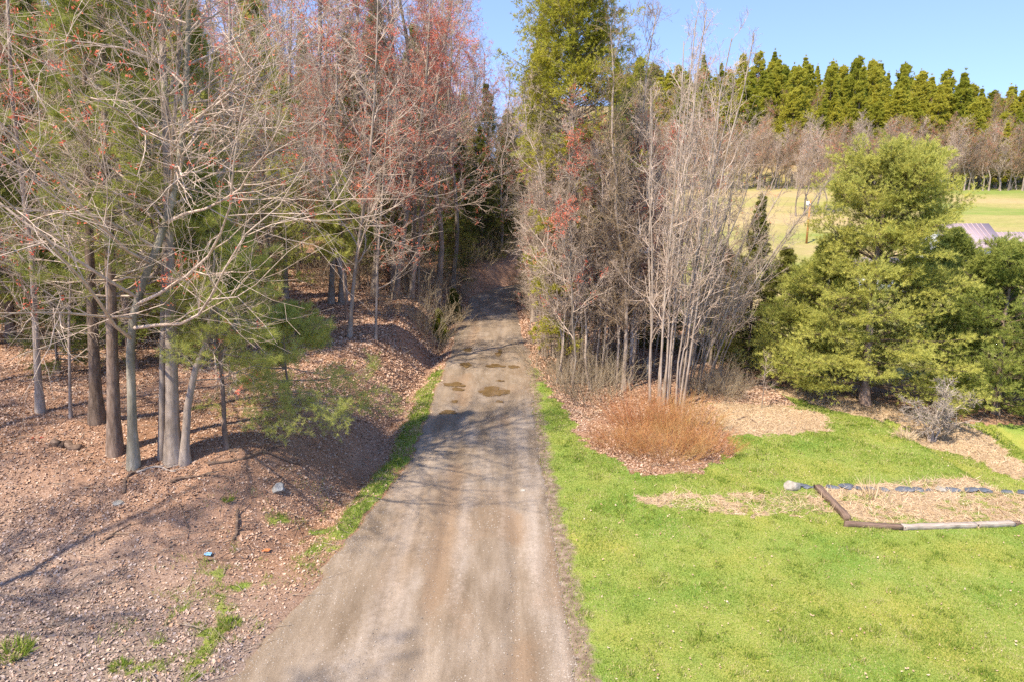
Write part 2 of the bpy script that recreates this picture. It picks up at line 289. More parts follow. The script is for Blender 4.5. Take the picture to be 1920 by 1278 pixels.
def road_material():
    m, n, l, b = mat('gravel_road', 0.85, 0.25)
    tc = n.new('ShaderNodeTexCoord'); o = tc.outputs['Object']
    at1 = n.new('ShaderNodeAttribute'); at1.attribute_name = 'tracks'
    sp = n.new('ShaderNodeSeparateColor'); l.new(at1.outputs['Color'], sp.inputs[0])
    base = noise_node(n, l, 0.8, 6, 0.65, o, (1.4, 0.4, 1)); fine = noise_node(n, l, 42, 4, 0.8, o); mid = noise_node(n, l, 6, 5, 0.7, o)
    c0 = ramp_node(n, [(0.35, (0.17, 0.127, 0.085)), (0.5, (0.225, 0.175, 0.125)), (0.62, (0.28, 0.225, 0.17))]); l.new(base.outputs[0], c0.inputs[0])
    def fac(s, lo, hi, amt):
        a = n.new('ShaderNodeMath'); a.operation = 'ADD'; l.new(s, a.inputs[0])
        c = n.new('ShaderNodeMath'); c.operation = 'MULTIPLY_ADD'; c.inputs[1].default_value = 0.9; c.inputs[2].default_value = -0.45
        l.new(mid.outputs[0], c.inputs[0]); l.new(c.outputs[0], a.inputs[1])
        mr = n.new('ShaderNodeMapRange'); mr.inputs[1].default_value = lo; mr.inputs[2].default_value = hi; mr.inputs[4].default_value = amt
        l.new(a.outputs[0], mr.inputs[0]); return mr.outputs[0]
    c = mixc(n, l, fac(sp.outputs[1], 0.3, 0.8, 0.75), c0.outputs[0], (0.235, 0.16, 0.10))
    c = mixc(n, l, fac(sp.outputs[0], 0.15, 0.85, 0.8), c, (0.40, 0.34, 0.285))
    c = mixc(n, l, fac(sp.outputs[2], 0.35, 0.7, 0.9), c, (0.17, 0.12, 0.075))
    stk = noise_node(n, l, 1.0, 4, 0.6, o, (3.6, 0.3, 1)); sk = ramp_node(n, [(0.35, (0.90, 0.88, 0.855)), (0.5, (1.0, 0.99, 0.98)), (0.64, (1.10, 1.095, 1.09))]); l.new(stk.outputs[0], sk.inputs[0])
    c = mixc(n, l, 1.0, c, sk.outputs[0], 'MULTIPLY')
    f = ramp_node(n, [(0.25, (0.55, 0.53, 0.51)), (0.5, (1, 1, 1)), (0.75, (1.4, 1.37, 1.35))]); l.new(fine.outputs[0], f.inputs[0])
    c = mixc(n, l, 1.0, c, f.outputs[0], 'MULTIPLY')
    l.new(c, b.inputs['Base Color']); bump(n, l, b, fine.outputs[0], 0.012)
    mr = n.new('ShaderNodeMapRange'); mr.inputs[3].default_value = 0.85; mr.inputs[4].default_value = 0.35; l.new(sp.outputs[2], mr.inputs[0]); l.new(mr.outputs[0], b.inputs['Roughness'])
    return m
M['ground'] = ground_material(); M['road'] = road_material()
M['puddle'] = simple('muddy_water', [(0.3, (0.13, 0.08, 0.035)), (0.7, (0.20, 0.13, 0.06))], 1.5, None, 0, 0.06, 0.5)

# ------------------------------------------------------------------ mesh helpers
def mesh_np(name, V, F, material, parent=None, smooth=False, loc=None):
    """V (n,3); F a list of (m,k) int arrays"""
    me = bpy.data.meshes.new(name); V = np.ascontiguousarray(V, dtype=np.float32)
    F = [f for f in (F if isinstance(F, list) else [F]) if len(f)]
    me.vertices.add(len(V)); me.vertices.foreach_set('co', V.ravel())
    nl = sum(f.size for f in F); npoly = sum(len(f) for f in F)
    me.loops.add(nl); me.polygons.add(npoly)
    me.loops.foreach_set('vertex_index', np.concatenate([f.ravel() for f in F]).astype(np.int32))
    tot = np.concatenate([np.full(len(f), f.shape[1]) for f in F]).astype(np.int32)
    st = np.concatenate([[0], np.cumsum(tot)[:-1]]).astype(np.int32)
    me.polygons.foreach_set('loop_start', st); me.polygons.foreach_set('loop_total', tot)
    if smooth: me.polygons.foreach_set('use_smooth', np.ones(npoly, bool))
    me.update(calc_edges=True); me.materials.append(material)
    o = bpy.data.objects.new(name, me); COL.objects.link(o)
    if parent: o.parent = parent
    if loc is not None: o.location = loc
    return o
def tag(o, label=None, cat=None, group=None, kind=None):
    if label: o['label'] = label
    if cat: o['category'] = cat
    if group: o['group'] = group
    if kind: o['kind'] = kind
    return o
def empty(name, loc=(0, 0, 0), rz=0.0):
    o = bpy.data.objects.new(name, None); COL.objects.link(o); o.location = loc; o.rotation_euler[2] = rz; o.empty_display_size = 0.3
    return o
def copy_tree(root, loc, rz, s, label, group, tilt=(0, 0)):
    r = root.copy(); COL.objects.link(r); r.location = loc; r.rotation_euler = (tilt[0], tilt[1], rz); r.scale = (s, s, s) if not isinstance(s, tuple) else s
    if label: r['label'] = label
    if group: r['group'] = group
    for ch in list(root.children):
        c = ch.copy(); COL.objects.link(c); c.parent = r
    return r
def nrm(v): return v / np.maximum(np.linalg.norm(v, axis=-1, keepdims=True), 1e-9)
def tubes(P, Rr, S=4, cap=False):
    """P (N,K,3) polylines, Rr (N,K) radii -> V, [quads]"""
    N, K, _ = P.shape
    T = np.empty_like(P); T[:, 1:-1] = P[:, 2:] - P[:, :-2]; T[:, 0] = P[:, 1] - P[:, 0]; T[:, -1] = P[:, -1] - P[:, -2]
    T = nrm(T)
    mt = nrm(P[:, -1] - P[:, 0])
    ref = np.where(np.abs(mt[:, 2:3]) < 0.8, np.array([[0, 0, 1.0]]), np.array([[1.0, 0, 0]]))[:, None, :]
    U = nrm(np.cross(T, ref)); Wv = np.cross(T, U)
    a = np.arange(S) * 2 * np.pi / S
    V = P[:, :, None, :] + Rr[:, :, None, None] * (np.cos(a)[None, None, :, None] * U[:, :, None, :] + np.sin(a)[None, None, :, None] * Wv[:, :, None, :])
    idx = np.arange(N * K * S).reshape(N, K, S)
    q = np.stack([idx[:, :-1], np.roll(idx, -1, 2)[:, :-1], np.roll(idx, -1, 2)[:, 1:], idx[:, 1:]], -1).reshape(-1, 4)
    F = [q]
    if cap: F.append(idx[:, -1, :].reshape(N, S)); F.append(idx[:, 0, ::-1].reshape(N, S))
    return V.reshape(-1, 3), F
class Geo:
    def __init__(s): s.V = []; s.F = {}; s.n = 0
    def add(s, V, F):
        for f in F:
            if len(f): s.F.setdefault(f.shape[1], []).append(f + s.n)
        s.V.append(V); s.n += len(V); return s
    def tube(s, P, Rr, S=4, cap=False): return s.add(*tubes(P, Rr, S, cap))
    def build(s, name, material, parent=None, smooth=True, loc=None):
        return mesh_np(name, np.concatenate(s.V), [np.concatenate(v) for v in s.F.values()], material, parent, smooth, loc)
def grow(start, d, length, K, r0, r1, wander=0.15, trop=0.0, rg=rng, tropv=(0, 0, 1)):
    N = len(start); P = np.empty((N, K, 3)); P[:, 0] = start; d = nrm(d.copy()); tv = np.array(tropv, float)
    for k in range(1, K):
        d = nrm(d + wander * rg.randn(N, 3) + (trop if np.isscalar(trop) else trop[:, None]) * tv)
        P[:, k] = P[:, k - 1] + d * (length / (K - 1))[:, None]
    t = np.linspace(0, 1, K)[None, :]
    return P, r0[:, None] * (1 - t) + r1[:, None] * t
def sample(P, Rr, idx, t):
    K = P.shape[1]; u = t * (K - 1); k = np.minimum(u.astype(int), K - 2); f = (u - k)[:, None]
    a = P[idx, k]; b = P[idx, k + 1]
    return a * (1 - f) + b * f, nrm(b - a), Rr[idx, k] * (1 - f[:, 0]) + Rr[idx, k + 1] * f[:, 0]
def spawn(P, Rr, n, t0, t1, ang, ang_j, rg=rng, planar=0.0):
    """n children per parent -> pos, dir, parent radius, t, idx"""
    N = len(P); idx = np.repeat(np.arange(N), n); t = t0 + (t1 - t0) * ((np.tile(np.arange(n), N) + rg.rand(N * n)) / n)
    pos, tan, rad = sample(P, Rr, idx, t)
    v = rg.randn(N * n, 3); v[:, 2] *= (1 - planar)
    perp = nrm(v - (v * tan).sum(1, keepdims=True) * tan)
    a = np.radians(ang + ang_j * rg.randn(N * n))[:, None]
    return pos, np.cos(a) * tan + np.sin(a) * perp, rad, t, idx
def blades(pos, d, n, L, w, spread, rg=rng, off=0.0, upn=0.0):
    """n thin triangles per point"""
    N = len(pos); p = np.repeat(pos, n, 0); dd = np.repeat(d, n, 0)
    dd = nrm(dd + spread * rg.randn(N * n, 3)); LL = L * (0.65 + 0.6 * rg.rand(N * n))[:, None]
    p = p + off * rg.randn(N * n, 3)
    side = nrm(np.cross(dd, rg.randn(N * n, 3) * (1 - 0.6 * upn) + np.array([-0.25, -0.35, 1.0]) * upn * 1.6)) * w * 0.5
    V = np.stack([p - side, p + side, p + dd * LL], 1).reshape(-1, 3)
    return V, [np.arange(len(V)).reshape(-1, 3)]
def quads(pos, nrmv, L, w, rg=rng, curl=0.3):
    """bent four-cornered leaves lying about pos"""
    N = len(pos); a = nrm(np.cross(nrmv, rg.randn(N, 3))); b = np.cross(nrmv, a)
    vv = 0.45 + 1.1 * rg.rand(N) ** 1.6; LL = (L * vv * (0.8 + 0.4 * rg.rand(N)))[:, None]; ww = (w * vv * (0.6 + 0.7 * rg.rand(N)))[:, None]
    c = nrmv * LL * curl
    V = np.stack([pos - a * LL * 0.5 + c, pos - b * ww * 0.5, pos + a * LL * 0.5 + c * rg.rand(N, 1), pos + b * ww * 0.5], 1).reshape(-1, 3)
    i = np.arange(N * 4).reshape(N, 4); F = np.concatenate([i[:, [0, 1, 3]], i[:, [1, 2, 3]]])
    return V, [F]

# ------------------------------------------------------------------ trees
def resample(pts, K):
    pts = np.array(pts, float); s = np.concatenate([[0], np.cumsum(np.linalg.norm(np.diff(pts, axis=0), axis=1))]); s /= s[-1]
    t = np.linspace(0, 1, K); return np.stack([np.interp(t, s, pts[:, k]) for k in range(3)], 1)
def trunk_path(h, rg, lean=0.03, K=14, wob=0.012):
    d = np.cumsum(rg.randn(K, 2) * h * wob, 0); d -= d[0]
    z = np.linspace(0, h, K); P = np.stack([d[:, 0] + z * lean * rg.randn(), d[:, 1] + z * lean * rg.randn(), z], 1)
    return P
def trunk_tube(geo, P, r0, r1, S=9, flare=0.45, power=0.8):
    K = len(P); t = np.linspace(0, 1, K); rad = r1 + (r0 - r1) * (1 - t) ** power + r0 * flare * 1.7 * np.exp(-t * K / 0.55)
    P = P.copy(); P[0, 2] -= 0.25
    geo.tube(P[None], rad[None], S); return rad
def bare_tree(name, seed, h=16, r=0.13, cat='tree', t0=0.3, nl=26, spread=0.26, ang=48, n2=7, n3=5, n4=3, buds=0.0, twr=0.0055, bark='bark_grey', twig='twig_grey', path=None, trop=0.07, extra=None, lead=1, deadlow=0):
    rg = np.random.RandomState(seed); root = empty(name)
    tag(root, name.replace('_', ' '), cat)
    stems = path if path is not None else [(trunk_path(h, rg), r)]
    tg = Geo(); cg = Geo(); tips = []
    for (Pt, r0) in stems:
        Pt = resample(Pt, 16); hh = np.linalg.norm(Pt[-1] - Pt[0])
        rad = trunk_tube(tg, Pt, r0, 0.02, 9)
        P = Pt[None]; Rr = rad[None]
        nn = max(6, int(nl * hh / h))
        pos, d, pr, t, _ = spawn(P, Rr, nn, t0, 0.99, ang, 12, rg)
        L = hh * spread * (1.15 - 0.75 * t) * (0.6 + 0.7 * rg.rand(nn))
        r1 = np.minimum(pr * 0.5, 0.008 + L * 0.0065)
        P1, R1 = grow(pos, d, L, 9, r1, np.full(nn, 0.006), 0.13, trop, rg)
        cg.tube(P1, R1, 5)
        pos, d, pr, t, idx = spawn(P1, R1, n2, 0.12, 1.0, 42, 14, rg, 0.3)
        L2 = L[idx] * 0.42 * (1.15 - 0.6 * t) * (0.5 + 0.8 * rg.rand(len(t)))
        P2, R2 = grow(pos, d, L2, 6, np.minimum(pr * 0.65, 0.016), np.full(len(t), twr * 0.9), 0.16, trop * 0.6, rg)
        cg.tube(P2, R2, 4)
        pos, d, pr, t, idx = spawn(P2, R2, n3, 0.1, 1.0, 40, 15, rg, 0.2)
        L3 = np.maximum(L2[idx] * 0.5, 0.25) * (0.5 + 0.8 * rg.rand(len(t)))
        P3, R3 = grow(pos, d, L3, 4, np.minimum(pr * 0.75, twr * 1.5), np.full(len(t), twr * 0.6), 0.18, 0.05, rg)
        cg.tube(P3, R3, 3)
        if n4:
            pos, d, pr, t, idx = spawn(P3, R3, n4, 0.2, 1.0, 38, 15, rg)
            L4 = L3[idx] * 0.55 * (0.5 + 0.8 * rg.rand(len(t)))
            P4, R4 = grow(pos, d, L4, 3, np.full(len(t), twr * 0.8), np.full(len(t), twr * 0.5), 0.2, 0.05, rg)
            cg.tube(P4, R4, 3)
        else: P4 = P3
        # leader twigs at the very top
        tips.append(P4[:, -1])
    tg.build('trunk', M[bark], root); cg.build('crown', M[twig], root, smooth=True)
    if buds > 0:
        T = np.concatenate(tips); cl = vnoise(T[:, 0] * 1.5 + 50, T[:, 2] * 1.5 + T[:, 1] * 1.1, seed)
        keep = (rg.rand(len(T)) < np.clip((cl - 0.55) * 6, 0.02, 1) * buds * 1.4); T = T[keep]
        if len(T):
            V, F = blades(T, rg.randn(len(T), 3) * 0.4 + [0, 0, 0.4], 6, 0.07, 0.040, 0.9, rg, 0.05)
            Geo().add(V, F).build('buds', M['bud_red'], root, smooth=False)['kind'] = 'stuff'
    return root
def conifer(name, seed, h, rad, r0=0.14, kind='pine', foliage='pine', bark='bark_brown', first=0.08, gap=0.42, nb=5, n2=9, n3=4, tuft=6, L=0.13, w=0.012, cat='tree', profile=None, dead=0.0, droop=0.0, inner=0.25, needle_spread=0.75, path=None, up=0.05, sub=0.36, upn=0.0, layer=False):
    rg = np.random.RandomState(seed); root = empty(name); tag(root, name.replace('_', ' '), cat)
    Pt = resample(path, 16) if path is not None else trunk_path(h, rg, 0.012, 14, 0.004)
    tg = Geo(); rr = trunk_tube(tg, Pt, r0, 0.012, 9, 0.3); tg.build('trunk', M[bark], root)
    lv = np.arange(first * h, h * 0.985, gap)
    if layer:
        q = [first * h]
        while q[-1] < h * 0.97: q.append(q[-1] + gap * (1.0 - 0.5 * q[-1] / h))
        lv = np.array(q[:-1])
    lv = lv + rg.uniform(-0.1, 0.1, len(lv)) * gap
    z = np.repeat(lv, nb) + rg.uniform(-0.35, 0.35, len(lv) * nb) * gap * (1.0 if kind == 'spruce' else 0.12 if layer else 0.3)
    u = np.clip(z / h, 0, 0.995)
    if profile is None: pf = np.minimum(1, (1 - u) * 1.25 + 0.04) ** 0.85
    else: pf = np.interp(u, [p[0] for p in profile], [p[1] for p in profile])
    Lb = rad * pf * (0.55 + 0.6 * rg.rand(len(z))) * (0.85 + 0.3 * np.repeat(rg.rand(len(lv)), nb))
    Lb = np.maximum(Lb, 0.18)
    az = rg.rand(len(z)) * 2 * np.pi
    pos, tan, pr = sample(Pt[None], rr[None], np.zeros(len(z), int), u)
    el = np.radians(np.interp(u, [0, 0.5, 1], [-2, 12, 55]) - droop * 25 + rg.randn(len(z)) * 6)
    d = np.stack([np.cos(az) * np.cos(el), np.sin(az) * np.cos(el), np.sin(el)], 1)
    cg = Geo(); ng = Geo(); green = rg.rand(len(z)) > dead * (u < 0.62)
    P1, R1 = grow(pos, d, Lb, 8, np.minimum(pr * 0.5, 0.012 + Lb * 0.008), np.full(len(z), 0.005), 0.06, up - droop * 0.03, rg)
    cg.tube(P1, R1, 4)
    pos, d, pr2, t, idx = spawn(P1, R1, n2, inner, 1.0, 48, 10, rg, 0.97 if layer else 0.85)
    L2 = Lb[idx] * sub * (1.2 - 0.75 * t) * (0.6 + 0.6 * rg.rand(len(t))) + 0.06
    P2, R2 = grow(pos, d, L2, 4, np.minimum(pr2 * 0.6, 0.010), np.full(len(t), 0.0035), 0.045 if layer else 0.10, up * 0.8, rg)
    cg.tube(P2, R2, 3)
    g2 = green[idx]
    pos, d, pr3, t, i3 = spawn(P2, R2, n3, 0.15, 1.0, 42, 14, rg, 0.9 if layer else 0.4)
    L3 = L2[i3] * 0.45 * (0.6 + 0.6 * rg.rand(len(t))) + 0.04
    P3, R3 = grow(pos, d, L3, 3, np.full(len(t), 0.004), np.full(len(t), 0.0025), 0.06 if layer else 0.12, up, rg)
    g3 = g2[i3]
    if dead: cg.tube(P3[~g3][::2], R3[~g3][::2], 3)
    # tufts at the ends of twigs and along them
    src = [(P3[g3][:, -1], nrm(P3[g3][:, -1] - P3[g3][:, 0])), (P3[g3][:, 1], nrm(P3[g3][:, -1] - P3[g3][:, 0])), (P2[g2][:, -1], nrm(P2[g2][:, -1] - P2[g2][:, -2])), (P1[green][:, -1], nrm(P1[green][:, -1] - P1[green][:, -2]))]
    for p, dd in src:
        V, F = blades(p, dd * 0.9 + [0, 0, 0.35 if layer else 0.28 if kind == 'pine' else -0.02], tuft, L, w, needle_spread, rg, 0.02, upn); ng.add(V, F)
    top = Pt[-1][None]; V, F = blades(np.repeat(top, 5, 0), np.repeat([[0, 0, 1.0]], 5, 0), 10, L * 1.6, w, 0.4, rg); ng.add(V, F)
    cg.build('branches', M['twig_dead' if dead else 'bark_dark'], root); ng.build('crown', M[foliage], root, smooth=False)
    return root
def shrub(name, seed, n, h, rad, stem='shrub_tan', fan=0.35, n2=5, n3=3, r=0.008, K=6, leaf=None, cat='shrub', wander=0.1, base=None):
    rg = np.random.RandomState(seed); root = empty(name); tag(root, name.replace('_', ' '), cat)
    a = rg.rand(n) * 2 * np.pi; q = np.sqrt(rg.rand(n)); br = base if base is not None else rad * 0.45
    st = np.stack([np.cos(a) * q * br, np.sin(a) * q * br, np.full(n, -0.08)], 1)
    d = np.stack([np.cos(a) * q * fan * 2, np.sin(a) * q * fan * 2, np.ones(n)], 1) + rg.randn(n, 3) * 0.12
    L = h * (0.55 + 0.5 * rg.rand(n)) * (1.05 - 0.25 * q)
    P1, R1 = grow(st, d, L, K, np.full(n, r) * (0.7 + 0.6 * rg.rand(n)), np.full(n, r * 0.35), wander, 0.03, rg)
    g = Geo().tube(P1, R1, 4)
    pos, d, pr, t, idx = spawn(P1, R1, n2, 0.25, 1.0, 30, 10, rg)
    L2 = L[idx] * 0.35 * (1.1 - 0.6 * t); P2, R2 = grow(pos, d, L2, 4, pr * 0.7, np.full(len(t), r * 0.3), wander, 0.05, rg)
    g.tube(P2, R2, 3); tips = P2[:, -1]
    if n3:
        pos, d, pr, t, idx = spawn(P2, R2, n3, 0.2, 1.0, 32, 12, rg)
        L3 = L2[idx] * 0.5; P3, R3 = grow(pos, d, L3, 3, pr * 0.7, np.full(len(t), r * 0.3), wander, 0.05, rg)
        g.tube(P3, R3, 3); tips = np.concatenate([tips, P3[:, -1]])
    g.build('stems', M[stem], root)
    if leaf:
        V, F = quads(np.repeat(tips, 2, 0) + rg.randn(len(tips) * 2, 3) * 0.05, nrm(rg.randn(len(tips) * 2, 3)), np.full(len(tips) * 2, 0.11), np.full(len(tips) * 2, 0.05), rg)
        Geo().add(V, F).build('leaves', M[leaf], root, smooth=False)
    return root

exec_parts = []
# ------------------------------------------------------------------ ground sheet
def axis(segs):
    out = []
    for a, b, s in segs: out += list(np.arange(a, b, s))
    out.append(segs[-1][1]); return np.array(out)
gx = axis([(-900, -120, 60), (-120, -40, 4), (-40, -18, 0.8), (-18, 24, 0.17), (24, 60, 1.2), (60, 300, 6), (300, 900, 60)])
gy = axis([(-300, 0, 25), (0, 9, 0.6), (9, 36, 0.17), (36, 75, 0.6), (75, 300, 4), (300, 1200, 60)])
X, Y = np.meshgrid(gx, gy); xf, yf = X.ravel(), Y.ravel()
Z = H(xf, yf)
nx, ny = len(gx), len(gy); ii = np.arange(nx * ny).reshape(ny, nx)
F = np.stack([ii[:-1, :-1], ii[:-1, 1:], ii[1:, 1:], ii[1:, :-1]], -1).reshape(-1, 4)
go = mesh_np('ground', np.stack([xf, yf, Z], 1), [F], M['ground'], smooth=True); tag(go, kind='structure')
lawn, litter, straw, field = masks(xf, yf)
ca = go.data.color_attributes.new('cover', 'FLOAT_COLOR', 'POINT')
ca.data.foreach_set('color', np.stack([lawn, litter, straw, np.ones_like(lawn)], 1).astype(np.float32).ravel())
aa_ = go.data.attributes.new('ashen', 'FLOAT', 'POINT'); aa_.data.foreach_set('value', ((xf < 0) * (1 - sm(11.5, 18.5, yf + 0.35 * (xf + 8)))).astype(np.float32))
fa = go.data.attributes.new('field', 'FLOAT', 'POINT'); fa.data.foreach_set('value', field.astype(np.float32))

# ------------------------------------------------------------------ road
def PUD0(): return [((925, 733), 0.62, 0.80, 's'), ((852, 720), 0.42, 0.40, ''), ((858, 729), 0.28, 0.26, ''), ((840, 772), 0.34, 0.26, ''), ((873, 683), 0.28, 0.55, ''), ((926, 685), 0.42, 0.42, ''), ((963, 687), 0.26, 0.36, ''), ((936, 752), 0.15, 0.18, ''), ((852, 752), 0.16, 0.2, ''), ((876, 655), 0.30, 0.35, ''), ((934, 663), 0.2, 0.45, ''), ((937, 656), 0.12, 0.3, ''), ((937, 713), 0.18, 0.15, '')]
ry = np.concatenate([np.arange(2, 36, 0.12), np.arange(36, 76, 0.4)]); us = np.linspace(0, 1, 60)
YY, UU = np.meshgrid(ry, us, indexing='ij'); LL = road_l(YY) - 0.05; RRr = road_r(YY) + 0.05
XX = LL + (RRr - LL) * UU
rut = np.zeros_like(XX)
xc = XX - 0.25 * (vnoise(YY * 0.25, YY * 0 + 1, 2) - 0.5) - bend(YY)
for c, wd, dp in ((-1.45, 0.22, 0.06), (0.45, 0.22, 0.06), (-2.35, 0.18, 0.03)): rut -= dp * np.exp(-((xc - c) / wd) ** 2)
rz = 0.012 + rut + 0.035 * (fbm(XX * 1.5, YY * 0.8, 61) - 0.5) + 0.02 * (fbm(XX * 4, YY * 2.5, 62) - 0.5) + 0.018 * np.sin(np.pi * UU)
PUD = PUD0()
for (p_, a_, b2_, s2_) in PUD:
    q_ = flat(*p_); wq = 1 - sm(0.7, 1.5, np.hypot((XX - q_[0]) / a_, (YY - q_[1]) / b2_)); rz = rz * (1 - wq) + (-0.012) * wq
rz = np.where((UU == 0) | (UU == 1), -0.05, rz)
nyr, nxr = XX.shape; ii = np.arange(nyr * nxr).reshape(nyr, nxr)
F = np.stack([ii[:-1, :-1], ii[:-1, 1:], ii[1:, 1:], ii[1:, :-1]], -1).reshape(-1, 4)
road = mesh_np('road', np.stack([XX.ravel(), YY.ravel(), rz.ravel()], 1), [F], M['road'], smooth=True); tag(road, kind='structure')
mud = np.zeros_like(XX); pale = np.zeros_like(XX); wet = np.zeros_like(XX)
for c, wd in ((-1.45, 0.30), (0.45, 0.35)): mud += 0.35 * np.exp(-((xc - c) / wd) ** 2)
for c, wd, a in ((-2.55, 0.25, 0.5), (-0.95, 0.20, 0.6), (-2.05, 0.20, 0.6), (-0.35, 0.15, 0.45), (0.92, 0.20, 0.7), (1.42, 0.22, 0.7), (0.1, 0.12, 0.4), (-3.1, 0.3, 0.4)):
    pale += 0.8 * a * np.exp(-((xc - c + 0.10 * (vnoise(YY * 1.3, XX * 0 + c, 17) - 0.5)) / (wd * (0.7 + 1.2 * vnoise(YY * 0.9, XX * 0 + c, 18)))) ** 2) * sm(0.30, 0.62, vnoise(YY * 0.35 + c * 9, XX * 0.3, 71)) * (1 - 0.75 * sm(22, 30, YY))
for (p, a, b_, s_) in PUD:
    q = flat(*p); wet = np.maximum(wet, 0.7 * (1 - sm(0.9, 1.5, np.hypot((XX - q[0]) / a, (YY - q[1]) / b_))))
mud += 0.5 * sm(0.5, 0.7, fbm(XX * 0.8, YY * 0.35, 91)) + 0.45 * (1 - sm(0.0, 0.35, UU * 4)) + 0.4 * sm(0.93, 1, UU)
ta = road.data.color_attributes.new('tracks', 'FLOAT_COLOR', 'POINT')
ta.data.foreach_set('color', np.stack([np.clip(pale, 0, 1), np.clip(mud, 0, 1), wet, np.ones_like(wet)], -1).astype(np.float32).ravel())
PL = ['largest brown puddle in the road, nearest the middle', 'long shallow puddle by the left road edge, level with the largest puddle', 'narrow puddle strip just in front of the long shallow left one',
      'oval puddle nearest the camera by the left road edge', 'dark small puddle in the left rut behind the long shallow one', 'wide thin puddle right of the dark left-rut puddle', 'small puddle near the right road edge',
      'tiny puddle just in front of the largest one', 'tiny muddy puddle between the long left one and the oval one', 'farthest puddle in the left rut', 'narrow far puddle in the right rut', 'farthest tiny puddle in the right rut', 'tiny puddle just behind the largest one']
for k, (p, a, b_, s_) in enumerate(PUD):
    q = flat(*p); rg = np.random.RandomState(300 + k); n = 72; th = np.linspace(0, 2 * np.pi, n, endpoint=False)
    rr = 1 + 0.25 * np.sin(th * 2 + rg.rand() * 6) * rg.rand() + 0.22 * np.sin(th * 3 + rg.rand() * 6) + 0.16 * np.sin(th * 4 + rg.rand() * 6) + 0.12 * np.sin(th * 6 + rg.rand() * 6) + 0.07 * np.sin(th * 9 + rg.rand() * 6)
    V = np.stack([np.cos(th) * a * rr, np.sin(th) * b_ * rr, np.zeros(n)], 1)
    if False: V = V + np.where((V[:, 1] < -0.2)[:, None] & (V[:, 0] < 0)[:, None], np.array([[0.42, 0, 0]]), 0)
    V = np.concatenate([V, [[0, 0, 0]]]); Fp = np.array([[i, (i + 1) % n, n] for i in range(n)])
    o = mesh_np('puddle', V, [Fp], M['puddle'], loc=(q[0], q[1], 0.008)); tag(o, PL[k], 'puddle', 'brown puddles in the gravel road')

# ------------------------------------------------------------------ loose ground cover (nobody could count it)
def scatter(n, x0, x1, y0, y1, fn, seed, near=True):
    rg = np.random.RandomState(seed)
    y = y0 + (y1 - y0) * rg.rand(n) ** (1.7 if near else 1.0); x = x0 + (x1 - x0) * rg.rand(n)
    vis = (np.abs(x) < y * 0.80 + 3)
    k = vis & (rg.rand(n) < fn(x, y)); x, y = x[k], y[k]
    return np.stack([x, y, H(x, y)], 1), rg
P, rg = scatter(950000, -26, 14, 8, 60, lambda x, y: masks(x, y)[1] * (1 - 0.75 * masks(x, y)[0]) * (0.3 + 0.7 * sm(0.25, 0.6, fbm(x * 0.7, y * 0.7, 66))) * (0.55 + 0.45 * sm(12, 18, y)) * sm(-0.1, 0.5, np.maximum(road_l(y) - x, x - road_r(y))), 5)
P[:, 2] += 0.015
nv = nrm(np.stack([rg.randn(len(P)) * 0.6, rg.randn(len(P)) * 0.6, np.ones(len(P))], 1))
sz = 1 + 1.4 * sm(18, 50, P[:, 1]); ash = (rg.rand(len(P)) < 0.85 * (1 - sm(11.5, 18.5, P[:, 1] + 0.35 * (P[:, 0] + 8)))) & (P[:, 0] < 0)
for k_, (nm_, mt_, lb_) in enumerate((('fallen_leaves', 'litter', 'brown and tan dead leaves covering the ground under the trees'), ('ashen_leaves', 'litter_grey', 'greyish weathered dead leaves on the ground at the lower left'))):
    q_ = ash == bool(k_); V, F = quads(P[q_], nv[q_], 0.066 * sz[q_], 0.042 * sz[q_], rg, 0.25)
    tag(mesh_np(nm_, V, F, M[mt_]), lb_, 'fallen leaves', kind='stuff')
P, rg = scatter(1300000, -8, 22, 8, 34, lambda x, y: masks(x, y)[0] * (0.5 + 0.5 * vnoise(x * 3, y * 3, 77)), 6)
tall = 0.03 + 0.05 * vnoise(P[:, 0] * 0.8, P[:, 1] * 0.8, 78) ** 1.5 + 0.08 * sm(0.72, 0.85, vnoise(P[:, 0] * 4, P[:, 1] * 4, 79)) + 0.05 * (P[:, 0] < -1)
N = len(P); d = nrm(rg.randn(N, 3) * 0.55 + [0, 0, 1]); side = nrm(np.cross(d, rg.randn(N, 3))) * 0.007 * (1 + sm(14, 30, P[:, 1]))[:, None]
V = np.stack([P - side, P + side, P + d * (tall * (0.6 + 0.8 * rg.rand(N)))[:, None]], 1).reshape(-1, 3)
tag(mesh_np('lawn_grass', V, [np.arange(N * 3).reshape(-1, 3)], M['grass']), 'short bright green grass of the lawn and road verges', 'grass', kind='stuff')
P, rg = scatter(150000, 2, 26, 15, 36, lambda x, y: masks(x, y)[2] + 0.12 * masks(x, y)[1], 7, False)
N = len(P); d = nrm(rg.randn(N, 3) * [1, 1, 0.35] + [0, 0, 0.12]); side = nrm(np.cross(d, rg.randn(N, 3))) * 0.011
V = np.stack([P - side, P + side, P + [0, 0, 0.02] + d * (0.12 + 0.22 * rg.rand(N))[:, None]], 1).reshape(-1, 3)
tag(mesh_np('dry_grass', V, [np.arange(N * 3).reshape(-1, 3)], M['straw']), 'flattened straw coloured dry grass in patches on the lawn', 'dry grass', kind='stuff')
P, rg = scatter(5000, 1, 24, 9, 34, lambda x, y: masks(x, y)[0] * (x > 0) * 0.8, 8)
P[:, 2] += 0.05
V, F = quads(P, nrm(np.stack([rg.randn(len(P)) * .5, rg.randn(len(P)) * .5, np.ones(len(P))], 1)), np.full(len(P), 0.05), np.full(len(P), 0.03), rg, 0.25)
tag(mesh_np('lawn_leaves', V, F, M['litter']), 'stray dead leaves dotted over the lawn', 'fallen leaves', kind='stuff')
